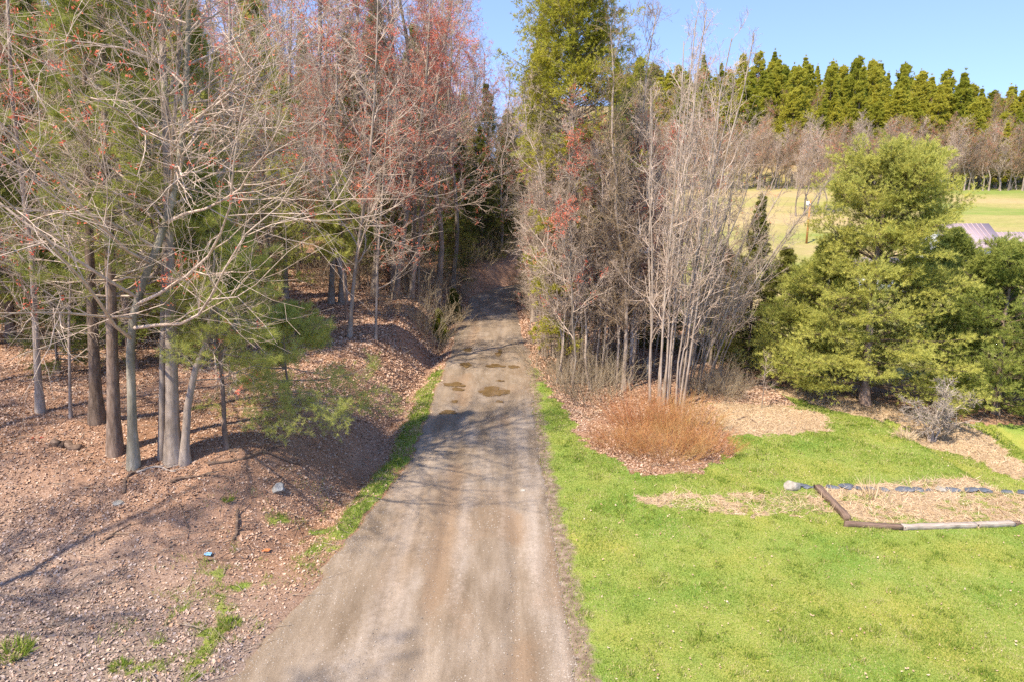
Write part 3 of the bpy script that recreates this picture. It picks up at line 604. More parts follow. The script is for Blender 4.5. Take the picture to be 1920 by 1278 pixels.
def roadz(x, y):
    i = np.clip(np.searchsorted(ry, y) - 1, 0, len(ry) - 1); u = np.clip((x - LL_[i, 0]) / (LL_[i, -1] - LL_[i, 0]), 0, 1) * 59
    return rz[i, u.astype(int)]
LL_ = XX
P, rg = scatter(170000, -6, 3, 8, 45, lambda x, y: ((x > road_l(y) - 0.05) & (x < road_r(y) + 0.05)) * (0.10 + 0.9 * np.maximum(np.exp(-(x - road_l(y)) / 0.35), np.exp(-(road_r(y) - x) / 0.35)) + 0.25 * sm(0.5, 0.7, vnoise(x * 2.2, y * 0.5, 88))), 9)
P[:, 2] = roadz(P[:, 0], P[:, 1]) + 0.002
N = len(P); r_ = (0.007 + 0.016 * rg.rand(N) ** 3)[:, None]; a = rg.rand(N) * 6.28
dirs = [np.stack([np.cos(a + k * 2.094), np.sin(a + k * 2.094), np.zeros(N)], 1) for k in range(3)]
V = np.stack([P + dirs[0] * r_ * (0.8 + 0.5 * rg.rand(N, 1)), P + dirs[1] * r_, P + dirs[2] * r_, P + np.array([0, 0, 1.0]) * r_ * 0.9], 1).reshape(-1, 3)
b0 = np.arange(N)[:, None] * 4
tag(mesh_np('road_gravel', V, [np.concatenate([b0 + [[0, 1, 3]], b0 + [[1, 2, 3]], b0 + [[2, 0, 3]]])], M['gravel']), 'loose gravel and grit scattered over the dirt road', 'gravel', kind='stuff')
P, rg = scatter(16000, -22, 14, 9, 45, lambda x, y: masks(x, y)[1] * 0.3, 10)
N = len(P); aa = rg.rand(N) * 6.28; dd = np.stack([np.cos(aa), np.sin(aa), 0.05 + 0.1 * rg.rand(N)], 1)
Pt_, Rt_ = grow(P + [0, 0, 0.02], dd, 0.25 + 0.9 * rg.rand(N) ** 2, 4, np.full(N, 0.009), np.full(N, 0.004), 0.12, 0, rg)
Geo().tube(Pt_, Rt_, 3).build('fallen_twigs', M['twig_dead'], None); tag(bpy.data.objects['fallen_twigs'], 'small fallen twigs strewn over the dead leaves', 'twigs', kind='stuff')
print('ground done', len(V))

# ------------------------------------------------------------------ tree prototypes
HID = []
def proto(o): HID.append(o); return o
def hide_proto(o):
    for c in list(o.children): bpy.data.objects.remove(c)
    bpy.data.objects.remove(o)
maples = [proto(bare_tree('maple_tree', 100 + i, h=17 + i % 3, r=0.14, nl=30, spread=0.28, ang=52, n2=8, n3=5, n4=3, buds=[0.6, 0.85, 0.25, 0.7][i % 4], twr=0.007, t0=[0.25, 0.3, 0.18, 0.25][i % 4])) for i in range(4)]
bares = [proto(bare_tree('bare_tree', 200 + i, h=15 + i, r=0.10, nl=30, spread=0.24, ang=48, n2=8, n3=5, n4=3, buds=0.0, twr=0.007, t0=0.15, twig=['twig_brown', 'twig_grey', 'twig_brown'][i])) for i in range(3)]
poles = [proto(bare_tree('slender_tree', 230 + i, h=11 + 2 * i, r=0.055, nl=26, spread=0.19, ang=38, n2=7, n3=5, n4=3, buds=[0.0, 0.25][i % 2], twr=0.008, t0=0.2, trop=0.12)) for i in range(3)]
fpines = [proto(conifer('pine_tree', 300 + i, 19, 3.4, 0.2, foliage=['pine', 'pine_fresh'][i], first=0.12, gap=0.5, nb=6, n2=9, n3=4, tuft=8, L=0.19, w=0.02, dead=0.35)) for i in range(2)]
tpine = proto(conifer('pine_tree', 318, 19, 2.6, 0.14, foliage='pine_fresh', bark='bark_grey', first=0.55, gap=0.45, nb=6, n2=9, n3=4, tuft=9, L=0.17, w=0.018))
hpines = [proto(conifer('forest_pine', 320 + i, 20, [4.2, 3.4, 4.8, 3.8][i], 0.2, profile=[[(0, .9), (.2, 1), (1, .03)], [(0, .6), (.3, 1), (.6, .65), (1, .04)], [(0, .8), (.3, 1), (.7, .6), (.9, .3), (1, .05)], [(0, .5), (.25, 1), (.45, .7), (.6, .75), (.8, .3), (1, .04)]][i], foliage='hill', layer=True, first=0.12, gap=1.5, nb=9, n2=11, n3=3, tuft=8, L=0.36, w=0.085, needle_spread=0.45, inner=0.22, up=0.07, kind='pine')) for i in range(4)]
hbares = [proto(bare_tree('forest_edge_tree', 340 + i, twig=['twig_grey', 'twig_brown'][i], h=14 + i, r=0.15, nl=26, spread=0.30, ang=40, n2=8, n3=5, n4=2, buds=[0, 0.5][i % 2], twr=0.014, t0=0.22, trop=0.12)) for i in range(2)]
hemlocks = [proto(conifer('hemlock_tree', 360 + i, 12, 2.4, 0.12, foliage='hemlock', kind='spruce', first=0.05, gap=0.35, nb=6, n2=9, n3=4, tuft=6, L=0.11, w=0.02, droop=0.6)) for i in range(2)]
brush = [proto(shrub('undergrowth_shrub', 380 + i, 26, 2.6, 1.3, 'shrub_tan', 0.4, 6, 4, 0.010)) for i in range(2)]
beech = proto(shrub('beech_sapling', 390, 8, 2.0, 0.9, 'shrub_tan', 0.5, 6, 4, 0.008, leaf='tan_leaf'))

def put(pr, x, y, label, group, s=1.0, rz=None, tilt=(0, 0), name=None, cat=None, sink=0.0):
    o = copy_tree(pr, (x, y, h1(x, y) - sink), rng.rand() * 6.28 if rz is None else rz, s, label, group, tilt)
    if name: o.name = name
    if cat: o['category'] = cat
    return o
pk = lambda a: a[rng.randint(len(a))]

# ---- individually placed trunks, left side (photo pixel of the foot)
def P3(px, py, dY=None):
    return ground(px, py)
def path_px(root_pt, pts, dy=0.0):
    """trunk centre line through photo pixels at the tree's own distance, local to its foot"""
    Y0 = root_pt.y; out = [np.zeros(3)]
    for k, (px, py) in enumerate(pts):
        q = at(px, py, Y0 + dy * (k + 1) / len(pts)); out.append(np.array(q - root_pt))
    return np.array(out)
def hero_bare(name, foot, stems, seed, label, **kw):
    g = ground(*foot); st = []
    for (off, pts, r) in stems:
        p = path_px(g, pts); 
        if off is not None:
            q = ground(*off); p[0] = np.array(q - g)
        st.append((p, r))
    o = bare_tree(name, seed, path=st, **kw); o.location = g; tag(o, label, 'tree'); return o
hero_bare('maple_tree', (250, 875), [(None, [(247, 740), (243, 620), (262, 545), (292, 470), (318, 400), (332, 330), (345, 240), (351, 120), (354, 0), (360, -160), (372, -330)], 0.12)], 1001,
          'grey maple that forks low and bends right, nearest the camera left of the road', h=15, nl=38, spread=0.48, ang=66, n2=11, n3=5, n4=2, buds=0.22, twr=0.005, t0=0.22, bark='bark_lichen', trop=0.015)
hero_bare('maple_tree', (325, 862), [(None, [(322, 700), (318, 500), (314, 300), (305, 100), (298, -60), (290, -300)], 0.18), ((303, 858), [(304, 700), (306, 560), (311, 380), (330, 200), (338, 0), (345, -140)], 0.085), ((345, 866), [(352, 760), (366, 690), (388, 640), (400, 560), (402, 470)], 0.12)], 1002,
          'thick grey multi-stemmed maple clump right beside the low forked maple', h=16, nl=22, spread=0.40, ang=58, n2=9, n3=5, n4=2, buds=0.25, twr=0.005, t0=0.35, trop=0.03)
g = ground(215, 848)
o = conifer('pine_tree', 1003, 17, 3.4, 0.175, foliage='pine_fresh', bark='bark_brown', first=0.30, gap=0.5, nb=5, n2=10, n3=5, tuft=13, L=0.15, w=0.010, dead=0.45, path=path_px(g, [(212, 700), (207, 500), (200, 300), (193, 100), (188, -40), (184, -260)]))
o.location = g; tag(o, 'straight reddish brown pine trunk standing left of the low forked maple', 'tree')
for k, (foot, pts, r, lab, kw) in enumerate([
    ((75, 772), [(68, 640), (60, 480), (40, 330), (22, 180), (14, 0), (8, -150)], 0.10, 'leaning grey brown tree near the left edge of the photo', dict(buds=0.3, nl=24, spread=0.3)),
    ((132, 782), [(131, 700), (129, 620), (132, 540), (128, 400)], 0.045, 'thin sapling trunk between the left edge tree and the straight pine', dict(buds=0.0, nl=12, spread=0.3, n3=4)),
    ((182, 790), [(176, 650), (168, 480), (165, 330), (160, 180), (158, 0), (155, -120)], 0.17, 'thick dark brown trunk just behind the straight reddish pine', dict(bark='bark_dark', nl=20, spread=0.22, buds=0.0, twig='twig_dead')),
    ((655, 632), [(662, 540), (676, 430), (690, 330), (700, 220), (706, 100), (710, -40)], 0.10, 'slim leaning tree on the bank, the nearer of two thin trunks', dict(buds=0.5, nl=24, spread=0.3)),
    ((704, 636), [(706, 560), (708, 480), (716, 380), (722, 280), (730, 170)], 0.065, 'thinner upright tree on the bank right of the slim leaning one', dict(buds=0.6, nl=20, spread=0.3)),
    ((620, 570), [(624, 480), (628, 380), (630, 260), (632, 120), (634, -20)], 0.16, 'grey trunk on the leafy slope behind the slim leaning tree', dict(buds=0.8, nl=26, spread=0.26)),
    ((740, 562), [(748, 500), (760, 420), (772, 330), (788, 240), (800, 140), (806, 20), (812, -80)], 0.19, 'pale thick leaning trunk, left of the pair above the road bank', dict(buds=0.8, nl=26, spread=0.24)),
    ((770, 560), [(778, 500), (790, 420), (800, 340), (808, 250), (824, 150), (838, 60), (850, -40)], 0.16, 'pale leaning trunk, right of the pair above the road bank', dict(buds=0.9, nl=26, spread=0.26)),
    ((784, 566), [(786, 480), (788, 400), (792, 300), (800, 200)], 0.07, 'thin upright stem beside the pale leaning pair', dict(buds=0.3, nl=18, spread=0.24)),
    ((440, 640), [(437, 500), (436, 380), (434, 260), (432, 130), (430, 0), (430, -120)], 0.15, 'slender grey tree behind the drooping pine boughs', dict(buds=0.3, nl=22, spread=0.28)),
    ((535, 560), [(536, 450), (538, 330), (541, 200), (545, 80), (548, -60)], 0.14, 'grey tree on the slope between the clump and the bank trees', dict(buds=0.7, nl=24, spread=0.28))]):
    kk = dict(h=15, n2=9, n3=5, n4=3, ang=56, twr=0.006, t0=0.2); kk.update(kw)
    hero_bare('bare_tree' if kk.get('buds', 0) < 0.25 else 'maple_tree', foot, [(None, pts, r)], 1010 + k, lab, **kk)
# low pine boughs and young pines on the left
def hero_con(name, foot, h, rad, seed, label, **kw):
    g = ground(*foot); o = conifer(name, seed, h, rad, **kw); o.location = g; tag(o, label, 'tree'); return o
hero_con('young_pine', (425, 838), 7.6, 2.5, 1101, 'feathery young pine with light green boughs beside the grey clump', r0=0.07, foliage='pine_bright', first=0.38, gap=0.5, nb=6, n2=11, n3=5, tuft=15, L=0.15, w=0.008, dead=0.1, droop=0.3, upn=0.3)
hero_con('young_pine', (545, 800), 3.8, 3.0, 1102, 'low spreading young pine with tufted boughs on the dark bank', r0=0.05, foliage='pine_bright', first=0.2, gap=0.4, nb=6, n2=11, n3=5, tuft=15, L=0.15, w=0.008, dead=0.1, droop=0.5, upn=0.3)
hero_con('pine_tree', (650, 600), 7.6, 2.2, 1103, 'bright green pine behind the two thin bank trunks', r0=0.07, foliage='pine_bright', first=0.45, gap=0.4, nb=6, n2=10, n3=5, tuft=10, L=0.16, w=0.014)
hero_con('small_fir', (825, 640), 1.9, 0.55, 1104, 'small yellow green fir on the bank at the road edge, the nearer of two', r0=0.03, foliage='spruce', kind='spruce', first=0.03, gap=0.14, nb=6, n2=6, n3=3, tuft=6, L=0.08, w=0.02)
hero_con('small_fir', (852, 606), 2.2, 0.8, 1105, 'bushier small fir at the road edge, the farther of two', r0=0.03, foliage='hemlock', kind='spruce', first=0.03, gap=0.15, nb=6, n2=6, n3=3, tuft=6, L=0.09, w=0.02)
hero_con('hemlock_tree', (112, 700), 5.0, 1.8, 1106, 'small dark green hemlock behind the left edge tree', r0=0.05, foliage='hemlock', kind='spruce', first=0.1, gap=0.3, nb=5, n2=8, n3=4, tuft=6, L=0.10, w=0.018, droop=0.5, dead=0.2)
# pine foliage hanging higher in the left wood
for k, (px, py, hh, rd, lab) in enumerate([(250, 690, 13, 3.6, 'tall pine with light green foliage behind the straight pine trunk'), (400, 660, 15, 3.4, 'tall dark pine behind the grey clump'),
                                        (120, 640, 15, 3.4, 'tall pine deep in the wood behind the left edge tree'), (500, 600, 17, 3.4, 'tall pine in the middle of the left wood'), (20, 640, 16, 3.2, 'tall pine cut by the left edge of the photo'), (330, 600, 18, 3.6, 'tall pine farther back behind the grey clump')]):
    g = ground(px, py)
    put(fpines[k % 2], g.x, g.y, lab, None, hh / 19 * (1.0), cat='tree')
# ---- random wood, left of the road
used = []
def free(x, y, d):
    for (a, b) in used:
        if (a - x) ** 2 + (b - y) ** 2 < d * d: return False
    used.append((x, y)); return True
def where_left(x, y):
    """names what a tree of the left wood stands beside, read from its place"""
    px = 928 + x / y * 1280
    row = 'behind the front trunks' if y < 38 else ('midway into the wood' if y < 62 else ('far back in the wood' if y < 85 else 'farthest back'))
    col = ('at the left edge' if px < 60 else 'behind the left edge tree' if px < 150 else 'behind the straight pine trunk' if px < 235 else 'behind the forked maple' if px < 300 else 'behind the thick clump' if px < 390 else
           'behind the young pine boughs' if px < 480 else 'left of the bank pine' if px < 570 else 'behind the bank pine' if px < 650 else 'behind the two thin bank trunks' if px < 725 else 'behind the pale leaning pair' if px < 800 else 'beside the road')
    return row + ', ' + col
rs = np.random.RandomState(77)
cnt = 0; tries = 0
while cnt < 260 and tries < 20000:
    tries += 1
    y = 25 + 90 * rs.rand() ** 0.95; x = -rs.uniform(3.0, 0.80 * y + 6)
    sl = float(road_l(np.array([y]))[0]) - x
    if sl < (3.0 if y < 45 else 1.3): continue
    if (y < 34 and x > -12) or (y < 44 and (928 + x / y * 1280) > 470): continue
    if not free(x, y, 1.5): continue
    u = rs.rand(); cnt += 1; wl_ = where_left(x, y)
    if u < 0.40: put(pk(maples), x, y, 'red budded maple ' + wl_, 'maples in the left wood', rs.uniform(0.95, 1.35), tilt=(rs.randn() * .03, rs.randn() * .03))
    elif u < 0.62: put(pk(bares), x, y, 'bare brown twigged tree ' + wl_, 'bare trees in the left wood', rs.uniform(0.85, 1.3), tilt=(rs.randn() * .03, rs.randn() * .03))
    elif u < 0.74: put(pk(poles), x, y, 'slender bare tree ' + wl_, 'slender trees in the left wood', rs.uniform(0.8, 1.3), tilt=(rs.randn() * .04, rs.randn() * .04))
    elif u < 0.92: put(pk(fpines), x, y, 'tall green pine ' + wl_, 'pines in the left wood', rs.uniform(0.75, 1.15))
    else: put(pk(hemlocks), x, y, 'dark green hemlock ' + wl_, 'hemlocks in the left wood', rs.uniform(0.5, 1.1))
for k in range(70):
    y = rs.uniform(27, 75); x = -rs.uniform(4.0, 0.8 * y + 2); sl = float(road_l(np.array([y]))[0]) - x
    if sl < 3.4 or (y < 44 and x > -16): continue
    put(pk(brush), x, y, 'bare brushy shrub ' + where_left(x, y), 'underbrush in the left wood', rs.uniform(1.0, 2.1))
for k, (px, y, lab) in enumerate([(700, 44, 'towering red budded maple behind the slim leaning tree'), (770, 47, 'towering red budded maple behind the pale leaning pair'), (815, 50, 'towering red budded maple on the bank above the small firs'), (845, 58, 'towering red budded maple leaning to the road before the bend'), (640, 41, 'towering maple left of the two thin bank trunks'), (862, 68, 'towering maple beside the road bend on the left'), (740, 58, 'towering maple deep behind the pale pair')]):
    x = (px - 928) / 1280 * y; used.append((x, y)); put(maples[[1, 3, 1, 0, 3, 1, 0][k]], x, y, lab, 'towering maples left of the road', 1.4 + 0.05 * (k % 3))
# ---- right roadside wood
cnt = 0
def where_right(x, y):
    px = 928 + x / y * 1280
    return ('behind the tall spruce' if y < 45 else 'midway along the road' if y < 65 else 'far along the road') + (', at the road edge' if px < 1020 else ', behind the spruce trunk' if px < 1110 else ', behind the weathered pole' if px < 1215 else ', behind the tall pale clump')
while cnt < 80:
    y = rs.uniform(36, 110); rr = float(road_r(np.array([min(y, 58.0)]))[0]); x = rr + rs.uniform(0.9, 8 + 0.07 * y)
    if 56 < y < 76 and x < 15 and float(road_l(np.array([y]))[0]) - 1.0 < x < float(road_r(np.array([y]))[0]) + 0.8: continue
    if not free(x, y, 1.2): continue
    u = rs.rand(); u = min(u, 0.9) if y > 60 else u * 0.84; cnt += 1; big = y > 60 and x < 6; wr = where_right(x, y)
    if u < 0.28: put(pk(maples), x, y, 'red budded maple right of the road, ' + wr, 'maples right of the road', rs.uniform(0.6, 0.85) if not big else rs.uniform(0.95, 1.2))
    elif u < 0.58: put(pk(bares), x, y, 'bare brown tree right of the road, ' + wr, 'bare trees right of the road', rs.uniform(0.55, 0.8) if not big else rs.uniform(0.9, 1.15))
    elif u < 0.82: put(pk(poles), x, y, 'slender pale tree right of the road, ' + wr, 'slender trees right of the road', rs.uniform(0.7, 1.0))
    else: put(pk(hemlocks), x, y, 'green hemlock right of the road, ' + wr, 'hemlocks right of the road', rs.uniform(0.5, 0.9))
# ---- dark evergreens and brush crowding the bend
for k, (x, y, s, lab) in enumerate([(-3.6, 60, 0.75, 'dark hemlock at the left road edge just before the bend'), (-3.2, 65, 0.95, 'dark hemlock overhanging the left side of the bend'), (-1.2, 68, 1.0, 'dark hemlock filling the middle of the road end'), (0.6, 70.5, 0.9, 'dark hemlock right of the middle at the road end'), (-4.8, 69, 1.2, 'taller hemlock behind the left side of the bend'),
        (2.0, 73.5, 1.1, 'tall hemlock straight behind the bend'), (3.4, 57, 0.7, 'hemlock at the right road edge before the bend'), (-0.6, 75, 1.3, 'tallest dark hemlock behind the road end'), (4.2, 61, 0.8, 'hemlock overhanging the right side before the bend')]):
    used.append((x, y)); put(hemlocks[k % 2], x, y, lab, 'hemlocks around the bend', s)
for k, (x, y) in enumerate([(-3.0, 62.5), (-2.2, 66.0), (-0.2, 67.5), (-3.3, 57.0), (1.2, 71.0), (-4.4, 64)]):
    put(brush[k % 2], x, y, 'bare brush ' + ('left of the bend before it', 'under the hemlock left of the bend', 'at the middle of the road end', 'at the left road edge well before the bend', 'right of the middle at the road end', 'on the bank above the bend')[k], 'brush around the bend', 1.3)
# ---- trees closing the far end of the road
k = 0; c = 0
while c < 34:
    k += 1; y = rs.uniform(66, 115); x = rs.uniform(-9, 6)
    if y < 78 and float(road_l(np.array([y]))[0]) - 1.2 < x < float(road_r(np.array([y]))[0]) + 1: continue
    if not free(x, y, 1.2): continue
    side = 'left' if x < -3 else ('right' if x > 1.5 else 'middle'); dist = 'facing the bend' if y < 80 else ('behind the first ones' if y < 97 else 'farthest back')
    pr, lab, grp = [(bares, 'bare brown tree', 'bare trees at the road end'), (hemlocks, 'dark hemlock', 'hemlocks at the road end'), (maples, 'red budded maple', 'maples at the road end')][c % 3]
    put(pk(pr), x, y, lab + ' closing the road end, ' + side + ', ' + dist, grp, rs.uniform(0.9, 1.15) if c % 3 != 1 else rs.uniform(0.8, 1.3)); c += 1

# ---- the tall conifer and the stems around it, right of the road
g = ground(1052, 700)
o = conifer('spruce_tree', 1201, 19.5, 2.9, 0.21, foliage='spruce', kind='spruce', first=0.06, gap=0.22, nb=7, n2=10, n3=5, tuft=8, L=0.13, w=0.024, dead=0.88, droop=0.3, bark='bark_grey',
            profile=[(0, 0.6), (0.35, 0.8), (0.5, 1.0), (0.8, 0.98), (0.93, 0.6), (1, 0.12)], path=path_px(g, [(1056, 560), (1064, 400), (1070, 250), (1076, 100), (1080, -60), (1082, -120)]))
o.location = g; tag(o, 'tall yellow green spruce with dead lower branches right of the road', 'tree')
put(tpine, at(1000, 600, 46).x, 46, 'pale green pine top showing left of the tall spruce', None, 1.02)
put(tpine, at(1150, 600, 44).x, 44, 'pale pine top showing right of the tall spruce', None, 0.86)
rs = np.random.RandomState(5)
for k in range(36):
    px = rs.uniform(995, 1190); py = rs.uniform(650, 735) if px > 1040 else rs.uniform(600, 680)
    g = ground(px, py); s = rs.uniform(0.65, 1.05)
    put(pk(poles if k % 4 else bares), g.x, g.y, ('short' if s < 0.78 else 'middling' if s < 0.92 else 'tall') + ' slender pale stem ' + ('left of the spruce trunk' if px < 1045 else 'crossing the spruce trunk' if px < 1075 else 'right of the spruce trunk' if px < 1125 else 'left of the weathered pole') + (', back of the thicket' if py < 670 else ', front of the thicket'), 'stems around the tall spruce', s * (0.8 if k % 3 == 0 else 1), tilt=(rs.randn() * .04, rs.randn() * .06))
def clump(name, foot, n, spread, h, seed, label, fan, lean=0.0, r=0.05, buds=0.0, **kw):
    g = ground(*foot); rg = np.random.RandomState(seed); st = []
    for k in range(n):
        a = rg.rand() * 6.28; q = rg.rand() ** 0.5; b = np.array([math.cos(a) * q * spread, math.sin(a) * q * spread * 0.7, 0])
        hh = h * rg.uniform(0.6, 1.02); K = 8; z = np.linspace(0, hh, K)
        cx = b[0] + (b[0] / spread * fan + lean) * hh * (z / hh) ** 1.4; cyy = b[1] + b[1] / spread * fan * hh * (z / hh) ** 1.4
        p = np.stack([cx, cyy, z], 1); p[1:-1, :2] += rg.randn(K - 2, 2) * 0.06; st.append((p, r * rg.uniform(0.7, 1.2)))
    kk = dict(h=h, nl=16, spread=0.2, ang=34, n2=7, n3=4, n4=1, twr=0.006, t0=0.2, trop=0.10, buds=buds); kk.update(kw)
    o = bare_tree(name, seed, path=st, **kk); o.location = g; tag(o, label, 'tree'); return o
clump('bare_tree', (1245, 758), 13, 0.9, 16.3, 1301, 'tall pale clump of many thin stems behind the orange bush', 0.10, 0.035, 0.055)
clump('bare_tree', (1300, 730), 12, 0.8, 11.0, 1302, 'lower spreading clump of bare stems fanning right of the tall pale clump', 0.34, 0.26, 0.04)
clump('maple_tree', (1150, 702), 7, 0.5, 13.5, 1303, 'red budded clump of stems left of the weathered pole', 0.12, 0.05, 0.055, buds=1.0)
clump('maple_tree', (1140, 690), 7, 0.7, 11.5, 1304, 'pale thin clump between the tall spruce and the red budded clump', 0.10, 0.02, 0.05, buds=0.3)
clump('maple_tree', (1212, 690), 5, 0.5, 12.5, 1305, 'slim red budded clump just right of the weathered pole', 0.14, 0.10, 0.045, buds=0.9)
clump('bare_tree', (1095, 722), 9, 0.9, 11.0, 1306, 'pale tangled clump of thin stems in front of the spruce trunk', 0.10, 0.0, 0.045)
clump('bare_tree', (1030, 668), 8, 0.8, 11.0, 1307, 'pale clump of stems crowding the road edge left of the spruce trunk', 0.12, -0.04, 0.045)
clump('bare_tree', (1330, 700), 6, 1.0, 8.5, 1308, 'wide low clump of fine bare branches in front of the dark firs', 0.42, 0.14, 0.035)
for k, (px, py, s, lab) in enumerate([(1075, 745, 1.0, 'bare tan shrub at the road end of the right thicket'), (1110, 760, 0.95, 'bare tan shrub left of the orange bush'), (1140, 745, 1.0, 'bare tan shrub behind the orange bush on the left'), (1040, 712, 1.0, 'bare tan shrub against the spruce trunk nearest the road'), (1095, 720, 1.05, 'bare tan shrub in front of the spruce trunk')]):
    g = ground(px, py); put(brush[k % 2], g.x, g.y, lab, None, s * 1.15)
g = ground(1345, 745); o = shrub('round_shrub', 1401, 120, 2.2, 1.5, 'shrub_tan', 0.55, 7, 4, 0.007); o.location = g; tag(o, 'rounded bare tan shrub on the lawn edge right of the orange bush', 'shrub')
for k, (px, py, s, lab) in enumerate([(1250, 850, 1.0, 'orange stemmed bush, middle and front of the orange thicket'), (1170, 835, 0.85, 'orange stemmed bush at the left end of the orange thicket'), (1325, 845, 0.85, 'orange stemmed bush at the right end of the orange thicket'), (1205, 800, 1.0, 'orange stemmed bush at the back left of the thicket'), (1285, 805, 1.0, 'redder stemmed bush at the back right of the thicket')]):
    g = ground(px, py); o = shrub('dogwood_bush', 1410 + k, 230, 1.75, 1.3, 'dogwood', 0.5, 4, 3, 0.0065, base=1.0, wander=0.11); o.location = g; o.scale = (s * 1.05, s, s * (0.8, 0.65, 0.7, 1.05, 0.95)[k]); tag(o, lab, 'bush', 'orange bushes of the roadside thicket')
# ---- right hand pines
hero_con('white_pine', (1622, 758), 10.7, 4.5, 1501, 'largest full green white pine at the far side of the lawn', r0=0.22, foliage='pine_fresh', layer=True, upn=0.5, first=0.09, gap=1.15, nb=14, n2=20, n3=5, tuft=12, needle_spread=0.6, L=0.15, w=0.017, bark='bark_brown', inner=0.3,
         profile=[(0, 0.72), (0.1, 1.0), (0.35, 0.95), (0.50, 0.84), (0.545, 0.5), (0.60, 0.5), (0.63, 0.80), (0.8, 0.70), (0.92, 0.48), (1, 0.15)], up=0.025)
hero_con('white_pine', (1866, 775), 7.45, 4.1, 1502, 'broad lower white pine right of the largest one', r0=0.18, foliage='pine_fresh', layer=True, upn=0.5, first=0.08, gap=1.1, nb=13, n2=19, n3=5, tuft=12, needle_spread=0.6, L=0.15, w=0.017, inner=0.3,
         profile=[(0, 0.7), (0.1, 1.0), (0.4, 0.95), (0.7, 0.6), (0.9, 0.3), (1, 0.06)])
hero_con('white_pine', (1530, 735), 7.4, 3.4, 1503, 'smaller white pine tucked against the left of the largest one', r0=0.13, foliage='pine_fresh', layer=True, upn=0.5, first=0.12, gap=1.0, nb=12, n2=17, n3=5, tuft=11, needle_spread=0.6, L=0.15, w=0.017, inner=0.3)
hero_con('white_pine', (1740, 745), 8.0, 3.6, 1504, 'white pine filling the gap behind the whitish dead shrub', r0=0.15, foliage='pine_fresh', layer=True, upn=0.5, first=0.12, gap=1.0, nb=12, n2=17, n3=5, tuft=11, needle_spread=0.6, L=0.15, w=0.017, inner=0.3)
hero_con('white_pine', (1970, 770), 5.4, 3.2, 1505, 'white pine cut by the right edge of the photo', r0=0.16, foliage='pine_fresh', layer=True, upn=0.5, first=0.1, gap=1.0, nb=12, n2=17, n3=5, tuft=11, needle_spread=0.6, L=0.15, w=0.017, inner=0.3)
hero_con('fir_tree', (1400, 690), 9.5, 2.0, 1506, profile=[(0, 1), (0.5, 0.62), (0.85, 0.2), (1, 0.03)], label='narrow dark fir spire with a pointed top behind the bare clumps', r0=0.1, foliage='hemlock', kind='spruce', first=0.04, gap=0.26, nb=6, n2=9, n3=4, tuft=7, L=0.10, w=0.02, droop=0.4)
hero_con('fir_tree', (1455, 690), 6.6, 2.5, 1507, 'dark spreading fir left of the smaller white pine', r0=0.1, foliage='hemlock', kind='spruce', first=0.04, gap=0.28, nb=6, n2=9, n3=4, tuft=7, L=0.11, w=0.02, droop=0.3)
hero_con('fir_tree', (1345, 665), 6.5, 2.3, 1508, 'dark fir seen through the fanning bare clump', r0=0.1, foliage='hemlock', kind='spruce', first=0.04, gap=0.28, nb=6, n2=9, n3=4, tuft=7, L=0.11, w=0.02, droop=0.3)
hero_con('fir_tree', (1240, 650), 5.5, 2.0, 1509, 'green fir seen between the weathered pole and the tall pale clump', r0=0.1, foliage='hemlock', kind='spruce', first=0.04, gap=0.28, nb=6, n2=9, n3=4, tuft=7, L=0.11, w=0.02, droop=0.3)
g = ground(1742, 826)
o = bare_tree('dead_apple_tree', 1601, h=2.4, path=[(np.array([[0, 0, 0], [-0.15, 0, 0.5], [-0.5, 0, 1.1], [-0.9, 0, 1.7]]), 0.05), (np.array([[0.1, 0, 0], [0.1, 0, 0.8], [0.25, 0, 1.6], [0.5, 0, 2.5]]), 0.06), (np.array([[0.2, 0, 0], [0.5, 0.1, 0.6], [0.9, 0.1, 1.3], [1.5, 0, 1.9]]), 0.05), (np.array([[0, 0, 0], [0.0, -0.2, 0.6], [0.0, -0.4, 1.2], [0.1, -0.6, 1.8]]), 0.045)],
              nl=16, spread=0.45, ang=52, n2=6, n3=4, n4=0, twr=0.013, t0=0.2, bark='timber_pale', twig='timber_pale', trop=0.0)
o.location = g; tag(o, 'whitish dead shrubby tree at the lawn edge in front of the pines', 'tree')
g = ground(1428, 765); o = bare_tree('sapling', 1602, h=2.4, path=[(np.array([[0, 0, 0], [0.02, 0, 0.8], [0, 0, 1.6], [0.05, 0, 2.4]]), 0.02)], nl=10, spread=0.3, ang=40, n2=4, n3=3, n4=0, twr=0.004, t0=0.2); o.location = g
tag(o, 'tiny bare sapling standing alone on the lawn strip', 'tree')

